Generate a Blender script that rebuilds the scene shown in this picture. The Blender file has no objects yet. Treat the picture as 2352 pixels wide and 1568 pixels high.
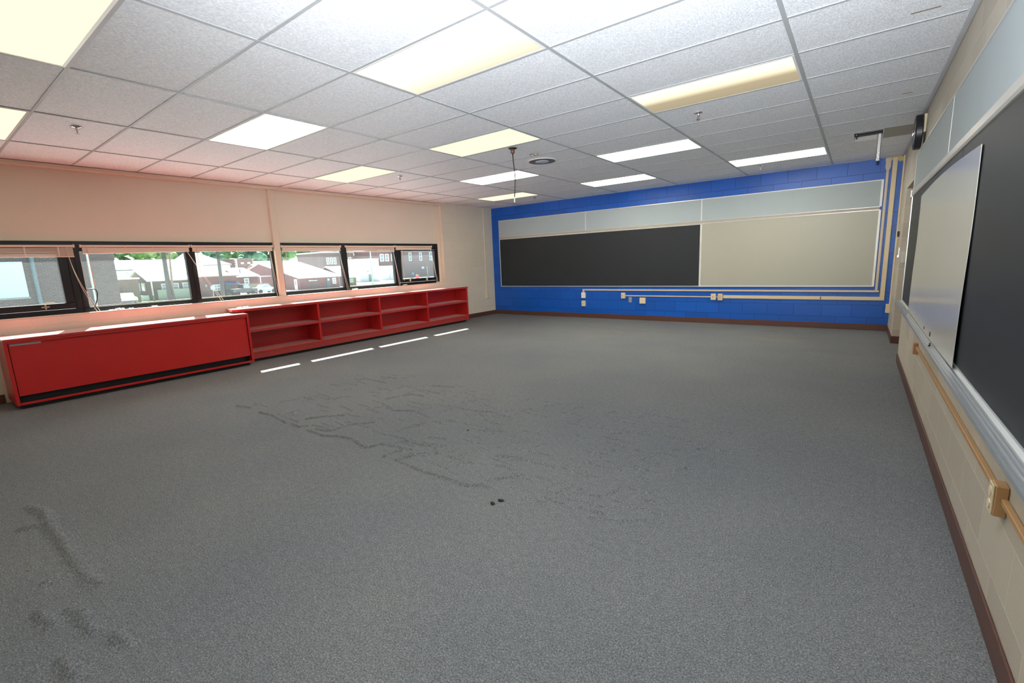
import bpy, bmesh, math, random
import numpy as np
from mathutils import Vector, Matrix
random.seed(7)
S = bpy.context.scene
COL = S.collection
H = 2.64                       # ceiling height
XR, XW, YB, YK = 2.10, -5.83, 6.57, -3.70   # right wall, window wall, blue wall, wall behind
T4, T2 = 1.2192, 0.6096        # ceiling module

# ------------------------------------------------------------------ materials
def nt(name):
    m = bpy.data.materials.new(name); m.use_nodes = True
    t = m.node_tree; t.nodes.clear()
    o = t.nodes.new('ShaderNodeOutputMaterial')
    return m, t, o
def N(t, typ, **kw):
    n = t.nodes.new(typ)
    for k, v in kw.items():
        if hasattr(n, k): setattr(n, k, v)
        else: n.inputs[k.replace('_', ' ')].default_value = v
    return n
def bsdf(t, o, col=(.8, .8, .8), rough=.5, metal=0., spec=.5):
    b = t.nodes.new('ShaderNodeBsdfPrincipled')
    b.inputs['Base Color'].default_value = (*col, 1); b.inputs['Roughness'].default_value = rough
    b.inputs['Metallic'].default_value = metal; b.inputs['Specular IOR Level'].default_value = spec
    t.links.new(b.outputs[0], o.inputs[0]); return b
def mixc(t, fac, a, b, blend='MIX'):
    n = t.nodes.new('ShaderNodeMix'); n.data_type = 'RGBA'; n.blend_type = blend
    for i, v in ((0, fac), (6, a), (7, b)):
        if hasattr(v, 'is_output') or isinstance(v, bpy.types.NodeSocket): t.links.new(v, n.inputs[i])
        elif i == 0: n.inputs[0].default_value = v
        else: n.inputs[i].default_value = (*v, 1)
    return n.outputs[2]
def ramp(t, fac, stops):
    r = t.nodes.new('ShaderNodeValToRGB'); e = r.color_ramp.elements
    while len(e) < len(stops): e.new(.5)
    for el, (p, c) in zip(e, stops):
        el.position = p; el.color = (c, c, c, 1) if not isinstance(c, tuple) else (*c, 1)
    t.links.new(fac, r.inputs[0]); return r.outputs[0]
def noise(t, scale, detail=2, rough=.5, vec=None, out=0):
    n = t.nodes.new('ShaderNodeTexNoise'); n.inputs['Scale'].default_value = scale
    n.inputs['Detail'].default_value = detail; n.inputs['Roughness'].default_value = rough
    if vec: t.links.new(vec, n.inputs['Vector'])
    return n.outputs[out]
def geo(t): return t.nodes.new('ShaderNodeNewGeometry').outputs['Position']
def bump(t, b, h, strength=.3, dist=.01, normal=None):
    n = t.nodes.new('ShaderNodeBump'); n.inputs['Strength'].default_value = strength
    n.inputs['Distance'].default_value = dist; t.links.new(h, n.inputs['Height'])
    if normal: t.links.new(normal, n.inputs['Normal'])
    t.links.new(n.outputs[0], b.inputs['Normal']); return n.outputs[0]
MATS = {}
def P(name, col, rough=.5, metal=0., spec=.5, var=.06, vscale=6., bmp=0., bscale=80., sheen=0.):
    if name in MATS: return MATS[name]
    m, t, o = nt(name); b = bsdf(t, o, col, rough, metal, spec)
    p = geo(t)
    if var:
        f = noise(t, vscale, 4, .6, p)
        c = mixc(t, f, tuple(x*(1-var) for x in col), tuple(min(1, x*(1+var)) for x in col)); t.links.new(c, b.inputs['Base Color'])
    if bmp: bump(t, b, noise(t, bscale, 3, .6, p), bmp, .004)
    if sheen: b.inputs['Sheen Weight'].default_value = sheen; b.inputs['Sheen Roughness'].default_value = .45; b.inputs['Sheen Tint'].default_value = (1, .95, .93, 1)
    MATS[name] = m; return m
def axes(t, a, b_):
    s = t.nodes.new('ShaderNodeSeparateXYZ'); t.links.new(geo(t), s.inputs[0])
    c = t.nodes.new('ShaderNodeCombineXYZ'); t.links.new(s.outputs[a], c.inputs[0]); t.links.new(s.outputs[b_], c.inputs[1])
    return c.outputs[0]
def blocks(name, col, mortar, a, rough=.45, w=.4064, h=.2032, ms=.005, bs=.5, vary=.06, grain=.25, smooth=.3):
    m, t, o = nt(name); b = bsdf(t, o, col, rough)
    v = axes(t, a, 2); k = t.nodes.new('ShaderNodeTexBrick'); t.links.new(v, k.inputs['Vector'])
    k.offset = .5; k.inputs['Scale'].default_value = 1; k.inputs['Brick Width'].default_value = w; k.inputs['Row Height'].default_value = h
    k.inputs['Mortar Size'].default_value = ms; k.inputs['Mortar Smooth'].default_value = smooth; k.inputs['Bias'].default_value = 0
    k.inputs['Color1'].default_value = (*[x*(1-vary) for x in col], 1); k.inputs['Color2'].default_value = (*[min(1, x*(1+vary)) for x in col], 1)
    k.inputs['Mortar'].default_value = (*mortar, 1)
    f = noise(t, 2.2, 5, .6, geo(t)); c = mixc(t, .12, k.outputs['Color'], (0, 0, 0))
    c2 = mixc(t, f, k.outputs['Color'], c); t.links.new(c2, b.inputs['Base Color'])
    inv = N(t, 'ShaderNodeMath', operation='SUBTRACT'); inv.inputs[0].default_value = 1; t.links.new(k.outputs['Fac'], inv.inputs[1])
    n1 = bump(t, b, inv.outputs[0], bs, .006)
    bump(t, b, noise(t, 90, 3, .6, geo(t)), grain, .004, n1)
    MATS[name] = m; return m

cream = (.74, .66, .545)
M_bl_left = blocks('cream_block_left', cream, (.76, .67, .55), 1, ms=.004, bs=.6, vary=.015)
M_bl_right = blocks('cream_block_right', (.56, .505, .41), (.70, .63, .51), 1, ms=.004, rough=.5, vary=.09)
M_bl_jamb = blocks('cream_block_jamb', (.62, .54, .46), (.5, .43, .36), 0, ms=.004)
M_blue = blocks('blue_block', (.003, .100, .50), (.003, .060, .30), 0, rough=.32, ms=.004, bs=.7, vary=.10, grain=.45)
M_cream = P('cream_paint', cream, .5, var=.04, vscale=1.5, bmp=.05)
M_creamtrim = P('cream_trim', (.70, .62, .49), .45, var=.03, bmp=.04)
M_base = P('brown_vinyl', (.105, .043, .030), .4, var=.12, vscale=3)
M_red = P('red_paint', (.47, .014, .012), .32, var=.10, vscale=5, bmp=.03)
M_redtop = P('red_laminate_dusty', (.42, .022, .020), .28, var=.12, vscale=9, sheen=.55)
M_redshelf = P('red_shelf_dusty', (.38, .022, .020), .35, var=.10, vscale=9, sheen=.30)
M_black = P('black_recess', (.008, .009, .012), .5, var=.1)
M_anod = P('black_anodised', (.010, .011, .014), .35, .2, var=.1)
M_alu = P('aluminium_tray', (.62, .65, .68), .34, .7, var=.015, vscale=2)
M_aluframe = P('aluminium_frame', (.74, .73, .70), .3, .55, var=.04)
M_tack = P('grey_tackboard', (.40, .455, .475), .75, var=.05, vscale=3, bmp=.08, bscale=300)
M_chalk = P('slate_chalkboard', (.030, .033, .037), .5, var=.15, vscale=2.2, spec=.2)
M_greyboard = P('grey_marker_board', (.405, .395, .325), .42, var=.03, vscale=2)
M_cork = P('tan_map_rail', (.42, .36, .30), .6, var=.08)
M_white = P('white_enamel', (.80, .80, .78), .3, var=.02)
M_blind = P('peach_blind', (.76, .65, .54), .5, var=.06, vscale=14)
M_cord = P('white_cord', (.75, .70, .60), .6, var=.05)
M_wand = P('clear_amber_wand', (.80, .52, .33), .25, var=.05)
M_race = P('beige_raceway', (.69, .56, .34), .4, var=.05, vscale=3)
M_racep = P('pinkish_beige_raceway', (.60, .50, .37), .4, var=.05, vscale=3)
M_ivory = P('ivory_plastic', (.70, .59, .39), .35, var=.03)
M_red2 = P('red_jack', (.36, .05, .025), .4, var=.05)
M_steel = P('steel', (.50, .51, .52), .28, .9, var=.05)
M_chrome = P('chrome', (.75, .76, .77), .12, 1., var=.02)
M_brass = P('brass_latch', (.62, .50, .30), .3, .8, var=.1)
M_tan = P('tan_raceway', (.46, .27, .12), .45, var=.08, vscale=4)
M_rust = P('rusty_brown', (.16, .075, .045), .5, .3, var=.2)
M_rubber = P('black_cable', (.012, .011, .012), .4, var=.1)
M_clockblack = P('clock_black', (.014, .014, .018), .38, var=.1)
M_plaster = P('white_plaster_bits', (.78, .75, .68), .8, var=.08, vscale=60)
M_crumb = P('dark_crumb', (.03, .024, .02), .7, var=.3, vscale=300)
M_leaf = P('dry_leaf', (.55, .32, .12), .7, var=.2, vscale=200)
M_tee = P('white_ceiling_tee', (.40, .415, .43), .45, var=.02)
M_khaki = P('khaki_panel', (.36, .35, .31), .6, var=.03)

def carpet():
    m, t, o = nt('grey_loop_carpet'); b = bsdf(t, o, (.15, .16, .17), .95, 0, .1)
    p = geo(t)
    a = noise(t, 150, 3, .7, p); c = noise(t, 420, 2, .6, p); d = noise(t, .55, 4, .6, p); e = noise(t, 30, 3, .6, p)
    base = ramp(t, a, [(.30, (.084, .092, .106)), (.5, (.175, .185, .195)), (.72, (.34, .347, .35))])
    f2 = ramp(t, c, [(.35, .55), (.65, 1.4)]); base = mixc(t, 1., base, f2, 'MULTIPLY')
    dirt = ramp(t, d, [(.36, (.90, .91, .93)), (.62, (1.06, 1.04, 1.01))]); base = mixc(t, 1., base, dirt, 'MULTIPLY')
    sm = ramp(t, e, [(.3, .88), (.7, 1.10)]); base = mixc(t, 1., base, sm, 'MULTIPLY')
    # worn tan traffic smudges towards the blue wall
    w = N(t, 'ShaderNodeMapping'); w.inputs['Scale'].default_value = (.7, 2.6, 1); t.links.new(p, w.inputs[0])
    st = ramp(t, noise(t, 1.0, 5, .65, w.outputs[0]), [(.52, 0.), (.74, .55)])
    sy = N(t, 'ShaderNodeSeparateXYZ'); t.links.new(p, sy.inputs[0])
    my = N(t, 'ShaderNodeMapRange'); my.inputs[1].default_value = 2.6; my.inputs[2].default_value = 5.2; t.links.new(sy.outputs[1], my.inputs[0])
    mm = N(t, 'ShaderNodeMath', operation='MULTIPLY'); t.links.new(st, mm.inputs[0]); t.links.new(my.outputs[0], mm.inputs[1])
    base = mixc(t, mm.outputs[0], base, (.165, .135, .095)); t.links.new(base, b.inputs['Base Color'])
    bump(t, b, a, .55, .006); m_ = m; MATS['carpet'] = m; return m
M_carpet = carpet()
def ctile():
    m, t, o = nt('frosted_ceiling_tile'); b = bsdf(t, o, (.72, .74, .78), .55, 0, .4)
    p = geo(t)
    w = N(t, 'ShaderNodeMapping'); w.inputs['Scale'].default_value = (1, .45, 1); w.inputs['Rotation'].default_value = (0, 0, .4); t.links.new(p, w.inputs[0])
    n = noise(t, 150, 3, .6, w.outputs[0]); g = noise(t, 60, 4, .7, p)
    c = ramp(t, n, [(.36, (.66, .68, .73)), (.55, (.83, .85, .90)), (.66, (.96, .97, .98))]); t.links.new(c, b.inputs['Base Color'])
    bump(t, b, n, .5, .004, bump(t, b, g, .2, .003)); return m
M_tile = ctile()
def lamp(name, strength, dim=None, tint=(1, .94, .62)):
    """prismatic diffuser of a fluorescent troffer; dim = (x0, x1, y0, y1) marks the stretch behind which the tube has failed"""
    m, t, o = nt(name); e = t.nodes.new('ShaderNodeEmission'); t.links.new(e.outputs[0], o.inputs[0])
    tc = t.nodes.new('ShaderNodeTexCoord'); s = t.nodes.new('ShaderNodeSeparateXYZ'); t.links.new(tc.outputs['Generated'], s.inputs[0])
    e.inputs[0].default_value = (*tint, 1); e.inputs[1].default_value = strength
    if dim:
        r = ramp(t, s.outputs[1], dim); st = N(t, 'ShaderNodeMath', operation='MULTIPLY'); st.inputs[1].default_value = strength
        t.links.new(r, st.inputs[0]); t.links.new(st.outputs[0], e.inputs[1])
        c = mixc(t, r, (1., .78, .50), tint); t.links.new(c, e.inputs[0])
    return m
LS = 5.0
M_lamp = lamp('lit_diffuser', LS); M_lampw = lamp('lit_diffuser_cool', 11.5, tint=(1, .955, .80))
M_lampy = lamp('lit_diffuser_warm', 1.22, tint=(1, .935, .53))
M_lampA = lamp('half_failed_diffuser', 1.22, [(.0, 1.), (.45, .97), (.75, .85), (1., .66)], tint=(1, .96, .76))
M_lampB = lamp('half_dark_diffuser', 1.3, [(.0, 1.), (.36, .85), (.62, .34), (1., .30)], tint=(1, .945, .66))
def glassmat():
    m, t, o = nt('dusty_window_glass')
    tr = N(t, 'ShaderNodeBsdfTransparent'); tr.inputs[0].default_value = (.93, .97, .96, 1)
    gl = N(t, 'ShaderNodeBsdfGlossy'); gl.inputs[1].default_value = .03
    tl = N(t, 'ShaderNodeBsdfTranslucent'); tl.inputs[0].default_value = (.85, .92, .92, 1)
    m1 = N(t, 'ShaderNodeMixShader'); m1.inputs[0].default_value = .03; t.links.new(tr.outputs[0], m1.inputs[1]); t.links.new(gl.outputs[0], m1.inputs[2])
    sp = ramp(t, noise(t, 120, 2, .5, geo(t)), [(.735, .008), (.765, .45)])
    m2 = N(t, 'ShaderNodeMixShader'); t.links.new(sp, m2.inputs[0]); t.links.new(m1.outputs[0], m2.inputs[1]); t.links.new(tl.outputs[0], m2.inputs[2])
    t.links.new(m2.outputs[0], o.inputs[0]); return m
M_glass = glassmat()
def grillemat():
    m, t, o = nt('red_perforated_grille'); b = bsdf(t, o, (.33, .03, .025), .45)
    v = axes(t, 1, 2); k = t.nodes.new('ShaderNodeTexVoronoi'); k.inputs['Scale'].default_value = 62; k.inputs['Randomness'].default_value = .15; t.links.new(v, k.inputs['Vector'])
    c = ramp(t, k.outputs['Distance'], [(.25, (.20, .012, .012)), (.5, (.46, .05, .04))]); t.links.new(c, b.inputs['Base Color'])
    bump(t, b, k.outputs['Distance'], .6, .004); return m
M_grille = grillemat()

# ------------------------------------------------------------------ mesh helpers
class MB:
    def __init__(s): s.bm = bmesh.new()
    def box(s, x0, x1, y0, y1, z0, z1, bev=0., seg=1):
        b = bmesh.new(); vs = [b.verts.new(p) for p in ((x0, y0, z0), (x1, y0, z0), (x1, y1, z0), (x0, y1, z0), (x0, y0, z1), (x1, y0, z1), (x1, y1, z1), (x0, y1, z1))]
        for f in ((3, 2, 1, 0), (4, 5, 6, 7), (0, 1, 5, 4), (1, 2, 6, 5), (2, 3, 7, 6), (3, 0, 4, 7)): b.faces.new([vs[i] for i in f])
        if bev: bmesh.ops.bevel(b, geom=b.edges[:], offset=bev, segments=seg, affect='EDGES', profile=.5)
        return s.add(b)
    def add(s, b):
        me = bpy.data.meshes.new('t'); b.to_mesh(me); b.free(); s.bm.from_mesh(me); bpy.data.meshes.remove(me); return s
    def obox(s, c, ax, ay, az, sx, sy, sz, bev=0.):
        """box centred at c with half sizes along the unit axes ax, ay, az"""
        b = bmesh.new(); M = Matrix((ax, ay, az)).transposed().to_4x4(); M.translation = c
        bmesh.ops.create_cube(b, size=2, matrix=M @ Matrix.Diagonal((sx, sy, sz, 1)))
        if bev: bmesh.ops.bevel(b, geom=b.edges[:], offset=bev, segments=1, affect='EDGES')
        return s.add(b)
    def prism(s, pts, axis, a, b_, caps=True):
        """outline pts in the two other axes (in x, y, z order) pushed along axis from a to b_"""
        def mk(p, h): q = list(p); q.insert(axis, h); return q
        A = [s.bm.verts.new(mk(p, a)) for p in pts]; B = [s.bm.verts.new(mk(p, b_)) for p in pts]; n = len(pts)
        for i in range(n): s.bm.faces.new((A[i], A[(i+1) % n], B[(i+1) % n], B[i]))
        if caps: s.bm.faces.new(A[::-1]); s.bm.faces.new(B)
        return s
    def cyl(s, c, axis, r, h, n=24, r2=None):
        b = bmesh.new(); bmesh.ops.create_cone(b, cap_ends=True, segments=n, radius1=r, radius2=r if r2 is None else r2, depth=h)
        R = {0: Matrix.Rotation(math.pi/2, 4, 'Y'), 1: Matrix.Rotation(-math.pi/2, 4, 'X'), 2: Matrix()}[axis]
        bmesh.ops.transform(b, matrix=Matrix.Translation(c) @ R, verts=b.verts); return s.add(b)
    def tube(s, pts, r, n=8, r2=None):
        pts = [Vector(p) for p in pts]; rings = []
        for i, p in enumerate(pts):
            d = (pts[min(i+1, len(pts)-1)] - pts[max(i-1, 0)]).normalized()
            u = d.cross(Vector((.31, .2, .93)).normalized()).normalized(); w = d.cross(u)
            rr = r if r2 is None else r + (r2-r)*i/(len(pts)-1)
            rings.append([s.bm.verts.new(p + rr*(math.cos(2*math.pi*k/n)*u + math.sin(2*math.pi*k/n)*w)) for k in range(n)])
        for a, b in zip(rings, rings[1:]):
            for k in range(n): s.bm.faces.new((a[k], a[(k+1) % n], b[(k+1) % n], b[k]))
        s.bm.faces.new(rings[0][::-1]); s.bm.faces.new(rings[-1]); return s
    def lathe(s, c, prof, axis=2, n=32):
        """profile of (radius, height) turned about the axis through c"""
        rings = []
        for r, h in prof:
            ring = []
            for k in range(n):
                a = 2*math.pi*k/n; v = [r*math.cos(a), r*math.sin(a)]; v.insert(axis, h); ring.append(s.bm.verts.new(Vector(c)+Vector(v)))
            rings.append(ring)
        for a, b in zip(rings, rings[1:]):
            for k in range(n): s.bm.faces.new((a[k], a[(k+1) % n], b[(k+1) % n], b[k]))
        s.bm.faces.new(rings[0][::-1]); s.bm.faces.new(rings[-1]); return s
    def blob(s, c, r, jit=.25, sub=2, sc=(1, 1, 1)):
        b = bmesh.new(); bmesh.ops.create_icosphere(b, subdivisions=sub, radius=r)
        for v in b.verts: v.co = Vector((v.co.x*sc[0], v.co.y*sc[1], v.co.z*sc[2]))*(1+random.uniform(-jit, jit)) + Vector(c)
        return s.add(b)
def wloc(o):
    l = Vector((0, 0, 0))
    while o: l += o.location; o = o.parent
    return l
def tag(o, label, cat, group=None, kind=None):
    if label: o['label'] = label
    if cat: o['category'] = cat
    if group: o['group'] = group
    if kind: o['kind'] = kind
    return o
def part(name, mb, mat, parent=None, loc=None, smooth=False, label=None):
    bm = mb.bm; bmesh.ops.recalc_face_normals(bm, faces=bm.faces[:])
    if loc is None:
        if parent is None:
            lo = [min(v.co[i] for v in bm.verts) for i in range(3)]; hi = [max(v.co[i] for v in bm.verts) for i in range(3)]
            loc = Vector(((lo[0]+hi[0])/2, (lo[1]+hi[1])/2, lo[2]))
        else: loc = wloc(parent)
    for v in bm.verts: v.co -= loc
    me = bpy.data.meshes.new(name); bm.to_mesh(me); bm.free()
    o = bpy.data.objects.new(name, me); COL.objects.link(o)
    if parent is None: o.location = loc
    else: o.parent = parent
    for m in (mat if isinstance(mat, (list, tuple)) else [mat]): me.materials.append(m)
    if smooth:
        for p in me.polygons: p.use_smooth = True
    if label: o['label'] = label
    return o
def thing(name, label, cat, loc, group=None, kind=None):
    o = bpy.data.objects.new(name, None); COL.objects.link(o); o.location = loc; o.empty_display_size = .1
    return tag(o, label, cat, group, kind)
def dup(root, loc, label=None, scale=None, rz=None):
    r = root.copy(); COL.objects.link(r); r.location = loc
    if label: r['label'] = label
    if scale: r.scale = scale
    if rz is not None: r.rotation_euler = (0, 0, rz)
    for ch in list(root.children):
        c = ch.copy(); COL.objects.link(c); c.parent = r
        for g in ch.children:
            d = g.copy(); COL.objects.link(d); d.parent = c
    return r
def struct(name, mb, mat, label=None): return tag(part(name, mb, mat), label, None, None, 'structure')

# ------------------------------------------------------------------ floor (one carpet, buckled along a seam and along a second one)
RIDGES = [[(-1.94,-.83),(-1.7,-.83),(-1.56,-.77),(-1.44,-.75),(-1.18,-.8),(-1.14,-.69),(-1.04,-.67)],[(-.82,-.82),(-.68,-.83),(-.51,-.84),(-.35,-.83),(-.13,-.83),(-.07,-.77),(-.02,-.78)],
[(-1.05,-.66),(-.94,-.66),(-.86,-.64)],[(-1.05,-.65),(-1.03,-.54),(-.88,-.55),(-.79,-.52)],[(-.81,-.81),(-.78,-.72),(-.73,-.63),(-.63,-.57)],[(-1.99,.51),(-1.82,.5),(-1.66,.5)],
[(-1.99,-.02),(-1.69,-.11),(-1.53,-.02),(-1.3,-.07)],[(-2.21,-.82),(-2.07,-.82),(-2.04,-.77)],[(-2.82,-.81),(-2.62,-.79),(-2.3,-.83)],[(-3.27,-.83),(-3.06,-.79),(-3.12,-.67)],
[(-1.55,-.75),(-1.37,-.75),(-1.23,-.77)],[(-1.9,-.78),(-1.75,-.74),(-1.74,-.55),(-1.6,-.42)],[(-.94,-.83),(-.94,-.73),(-.89,-.69)],[(-.07,-.7),(0,-.62),(.07,-.54)],[(-.27,-.4),(-.14,-.36),(.06,-.33)],
[(-1.03,.26),(-.88,.31),(-.68,.29)],[(-2.06,.67),(-1.77,.76)],[(-2.06,.34),(-1.82,.35)],[(-2.08,.09),(-2.03,.24),(-1.98,.32)],[(-3.05,.51),(-2.61,.51)],[(-2.9,.67),(-2.67,.71)],
[(-2.23,-.68),(-2.16,-.57),(-2.01,-.44)],[(-1.24,-.29),(-1.18,-.22)],[(-.93,-.41),(-.8,-.37)],[(-1.03,.17),(-.88,.21)],[(-.09,-.78),(-.03,-.78)],[(.17,-.28),(.26,-.27),(.37,-.28)],
[(-.09,-.34),(.07,-.33)],[(.22,.47),(.31,.48),(.52,.52)],[(.13,.93),(.37,.94),(.64,.94)],[(.44,-.55),(.58,-.52)],[(.28,-.5),(.45,-.5)],[(.65,-.51),(.74,-.52)],[(.22,-.76),(.36,-.75)],
[(.63,-.74),(.74,-.7),(.81,-.67),(.87,-.62)],[(.68,-.34),(.8,-.34)],[(.14,-.51),(.25,-.5)],[(.26,-.61),(.35,-.62),(.39,-.52)],[(.08,-.7),(.17,-.7)],[(.5,-.71),(.54,-.69)],[(.14,.65),(.23,.63)]]
BIG = [[(-2.2,-2.44),(-2.03,-2.4),(-1.75,-2.41),(-1.47,-2.4),(-1.35,-2.41),(-1.17,-2.4),(-1,-2.4),(-.92,-2.37)],[(-1.87,-2.5),(-1.85,-2.43)],[(-1.14,-2.51),(-1.14,-2.43)],[(-.81,-2.5),(-.75,-2.47),(-.59,-2.47)],[(-.9,-2.57),(-.76,-2.55)],[(-.48,-2.42),(-.41,-2.41)],[(-.5,-2.56),(-.36,-2.56)]]
rnd = random.Random(3)
for i in range(190):                                   # the many short ripples between the long ones
    x, y = rnd.uniform(-3.3, .9), rnd.uniform(-.78, .85)
    if x < -2.4 and y < -.3 and rnd.random() < .5: continue
    L = rnd.uniform(.07, .24)
    if rnd.random() < .72: RIDGES.append([(x, y), (x+L*.5, y+rnd.uniform(-.02, .02)), (x+L, y+rnd.uniform(-.03, .03))])
    else: RIDGES.append([(x, y), (x+rnd.uniform(-.02, .03), y+L*.4), (x+rnd.uniform(0, .06), y+L*.8)])
def heights(xs, ys, lines, amp, w):
    X, Y = np.meshgrid(xs, ys, indexing='ij'); Z = np.zeros_like(X)
    for li, ln in enumerate(lines):
        a = amp*(1. if li < 24 else .62)
        for (x0, y0), (x1, y1) in zip(ln, ln[1:]):
            m = 4*w; i0, i1 = np.searchsorted(xs, [min(x0, x1)-m, max(x0, x1)+m]); j0, j1 = np.searchsorted(ys, [min(y0, y1)-m, max(y0, y1)+m])
            sx, sy = X[i0:i1, j0:j1], Y[i0:i1, j0:j1]
            dx, dy = x1-x0, y1-y0; L2 = dx*dx+dy*dy
            q = np.clip(((sx-x0)*dx+(sy-y0)*dy)/L2, 0, 1); d = np.hypot(sx-x0-q*dx, sy-y0-q*dy)
            nx, ny = (-dy, dx) if (dx > 0 or (dx == 0 and dy < 0)) else (dy, -dx)
            side = (sx-x0)*nx+(sy-y0)*ny
            ww = np.where(side > 0, w*1.25, w*.95)
            un = .86+.14*np.sin(41*sx+13*np.sin(17*sy))*np.sin(37*sy+11*np.sin(19*sx))
            Z[i0:i1, j0:j1] = np.maximum(Z[i0:i1, j0:j1], a*un*np.exp(-(d/ww)**2))
    return Z
def lattice(x0, x1, y0, y1, step, lines, amp, w):
    xs = np.linspace(x0, x1, int(round((x1-x0)/step))+1); ys = np.linspace(y0, y1, int(round((y1-y0)/step))+1)
    Z = heights(xs, ys, lines, amp, w); Z[0] = Z[-1] = 0; Z[:, 0] = Z[:, -1] = 0
    vs = [(float(x), float(y), float(Z[i, j])) for i, x in enumerate(xs) for j, y in enumerate(ys)]
    n = len(ys); fs = [(i*n+j, (i+1)*n+j, (i+1)*n+j+1, i*n+j+1) for i in range(len(xs)-1) for j in range(n-1)]
    return vs, fs
V, F = [], []
def addp(vs, fs):
    k = len(V); V.extend(vs); F.extend(tuple(i+k for i in f) for f in fs)
def quad(x0, x1, y0, y1): addp([(x0, y0, 0), (x1, y0, 0), (x1, y1, 0), (x0, y1, 0)], [(0, 1, 2, 3)])
xa, xb, fx0, fx1 = -3.5, 1.2, XW, 2.75
addp(*lattice(xa, xb, -.95, 1.05, .0072, RIDGES, .0180, .0095)); addp(*lattice(-2.5, -.15, -2.7, -2.25, .0112, BIG, .020, .022))
quad(fx0, fx1, 1.05, YB); quad(fx0, xa, -.95, 1.05); quad(xb, fx1, -.95, 1.05); quad(fx0, fx1, -2.25, -.95)
quad(fx0, -2.5, -2.7, -2.25); quad(-.15, fx1, -2.7, -2.25); quad(fx0, fx1, YK, -2.7)
me = bpy.data.meshes.new('floor'); me.from_pydata(V, [], F); me.update(); me.materials.append(M_carpet)
fo = bpy.data.objects.new('floor', me); COL.objects.link(fo); tag(fo, 'grey speckled carpet, buckled into ripples along a seam', None, None, 'structure')
for p in me.polygons: p.use_smooth = True

# ------------------------------------------------------------------ walls
Z1 = H+.12
struct('wall_back', MB().box(XW-.22, XR+.8, YB, YB+.2, 0, Z1), M_blue, 'bright blue painted block wall')
struct('wall_front', MB().box(XW-.22, XR+.8, YK-.2, YK, 0, Z1), M_cream, 'cream wall behind the viewpoint')
wl = MB(); wl.box(XW-.32, XW, YK, 4.80, 0, .905); wl.box(XW-.32, XW, 4.80, YB, 0, Z1); wl.box(XW-.32, XW, YK, -2.62, .905, Z1)
struct('wall_left', wl, M_bl_left, 'cream block wall under and beside the strip of windows')
struct('trim_1', MB().box(XW-.355, XW-.11, -2.62, 4.80, 1.776, Z1), M_cream, 'smooth cream panels above the windows')
struct('trim_2', MB().box(XW-.11, XW-.005, -2.62, 4.80, 2.595, H-.002, .004), M_creamtrim, 'cream rail under the ceiling above the windows')
struct('trim_3', MB().box(XW-.20, XW-.045, 1.055, 1.150, .906, 2.594, .004), M_creamtrim, 'cream post between the two groups of windows')
struct('trim_4', MB().box(XW-.12, XW-.004, -2.62, 4.799, .906, .918, .002), P('sill_paint', (.72, .66, .55), .4), 'cream window sill along the windows')
struct('trim_6', MB().box(XW-.155, XW-.10, 4.725, 4.799, .92, 2.594, .003), M_creamtrim, 'cream strip beside the last window')
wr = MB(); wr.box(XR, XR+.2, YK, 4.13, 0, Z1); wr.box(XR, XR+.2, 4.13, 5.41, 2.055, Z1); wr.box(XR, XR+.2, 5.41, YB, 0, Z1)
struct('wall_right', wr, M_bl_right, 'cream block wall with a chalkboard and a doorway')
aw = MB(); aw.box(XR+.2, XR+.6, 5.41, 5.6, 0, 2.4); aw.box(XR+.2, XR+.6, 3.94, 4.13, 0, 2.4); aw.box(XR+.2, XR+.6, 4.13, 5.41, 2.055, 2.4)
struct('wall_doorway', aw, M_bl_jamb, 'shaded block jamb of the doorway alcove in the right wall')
d1 = thing('door_1', 'doorway door in the alcove of the cream wall', None, (XR+.52, 4.77, 0), None, 'structure')
part('door_panel', MB().box(XR+.50, XR+.545, 4.16, 5.38, .005, 2.04, .003), P('oak_door', (.28, .16, .08), .4, var=.15), d1)
part('door_handle', MB().cyl((XR+.47, 4.25, 1.0), 0, .012, .06).box(XR+.43, XR+.445, 4.19, 4.26, .99, 1.01, .004), M_steel, d1)
# baseboards
b4 = .10
struct('baseboard_back', MB().box(XW+.001, XR-.001, YB-.009, YB-.001, .001, b4, .002), M_base)
struct('baseboard_left', MB().box(XW+.001, XW+.009, 5.10, YB-.01, .001, b4, .002).box(XW+.001, XW+.009, YK+.01, -2.16, .001, b4, .002), M_base)
struct('baseboard_right', MB().box(XR-.009, XR-.001, YK+.01, 4.128, .001, b4, .002).box(XR-.009, XR-.001, 5.402, YB-.01, .001, b4, .002).box(XR-.009, XR+.2, 5.401, 5.409, .001, b4, .002), M_base)
# ceiling: slab of tiles with one missing piece near the clock, grid of tees
slot = (1.512, 1.782, 4.36, 4.865)
cm = MB(); zc = H+.004
for (x0, x1, y0, y1) in ((XW-.2, slot[0], YK, YB), (slot[0], slot[1], YK, slot[2]), (slot[0], slot[1], slot[3], YB), (slot[1], XR+.8, YK, YB)): cm.box(x0, x1, y0, y1, zc, zc+.016)
struct('ceiling', cm, M_tile, 'white frosted tiles of the suspended ceiling')
struct('ceiling_plenum', MB().box(XW-.2, XR+.8, YK-.2, YB+.2, Z1+.3, Z1+.34), P('plenum_dark', (.10, .09, .08), .8))
gr = MB(); hw = .012
for i in range(-4, 2): gr.box(i*T4-hw, i*T4+hw, YK+.01, YB-.002, H-.002, zc-.0005)
for j in range(-6, 11):
    y = j*T2
    if not (YK+.02 < y < YB-.02): continue
    e = [XW+.005 if y > 4.8 else XW+.005] + [i*T4 for i in range(-4, 2)] + [XR-.03]
    for a, b in zip(e, e[1:]): gr.box(a+hw+.0004, b-hw-.0004, y-hw*.8, y+hw*.8, H-.0012, zc-.0008)
struct('ceiling_grid', gr, M_tee, 'white metal grid between the ceiling tiles')
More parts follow.
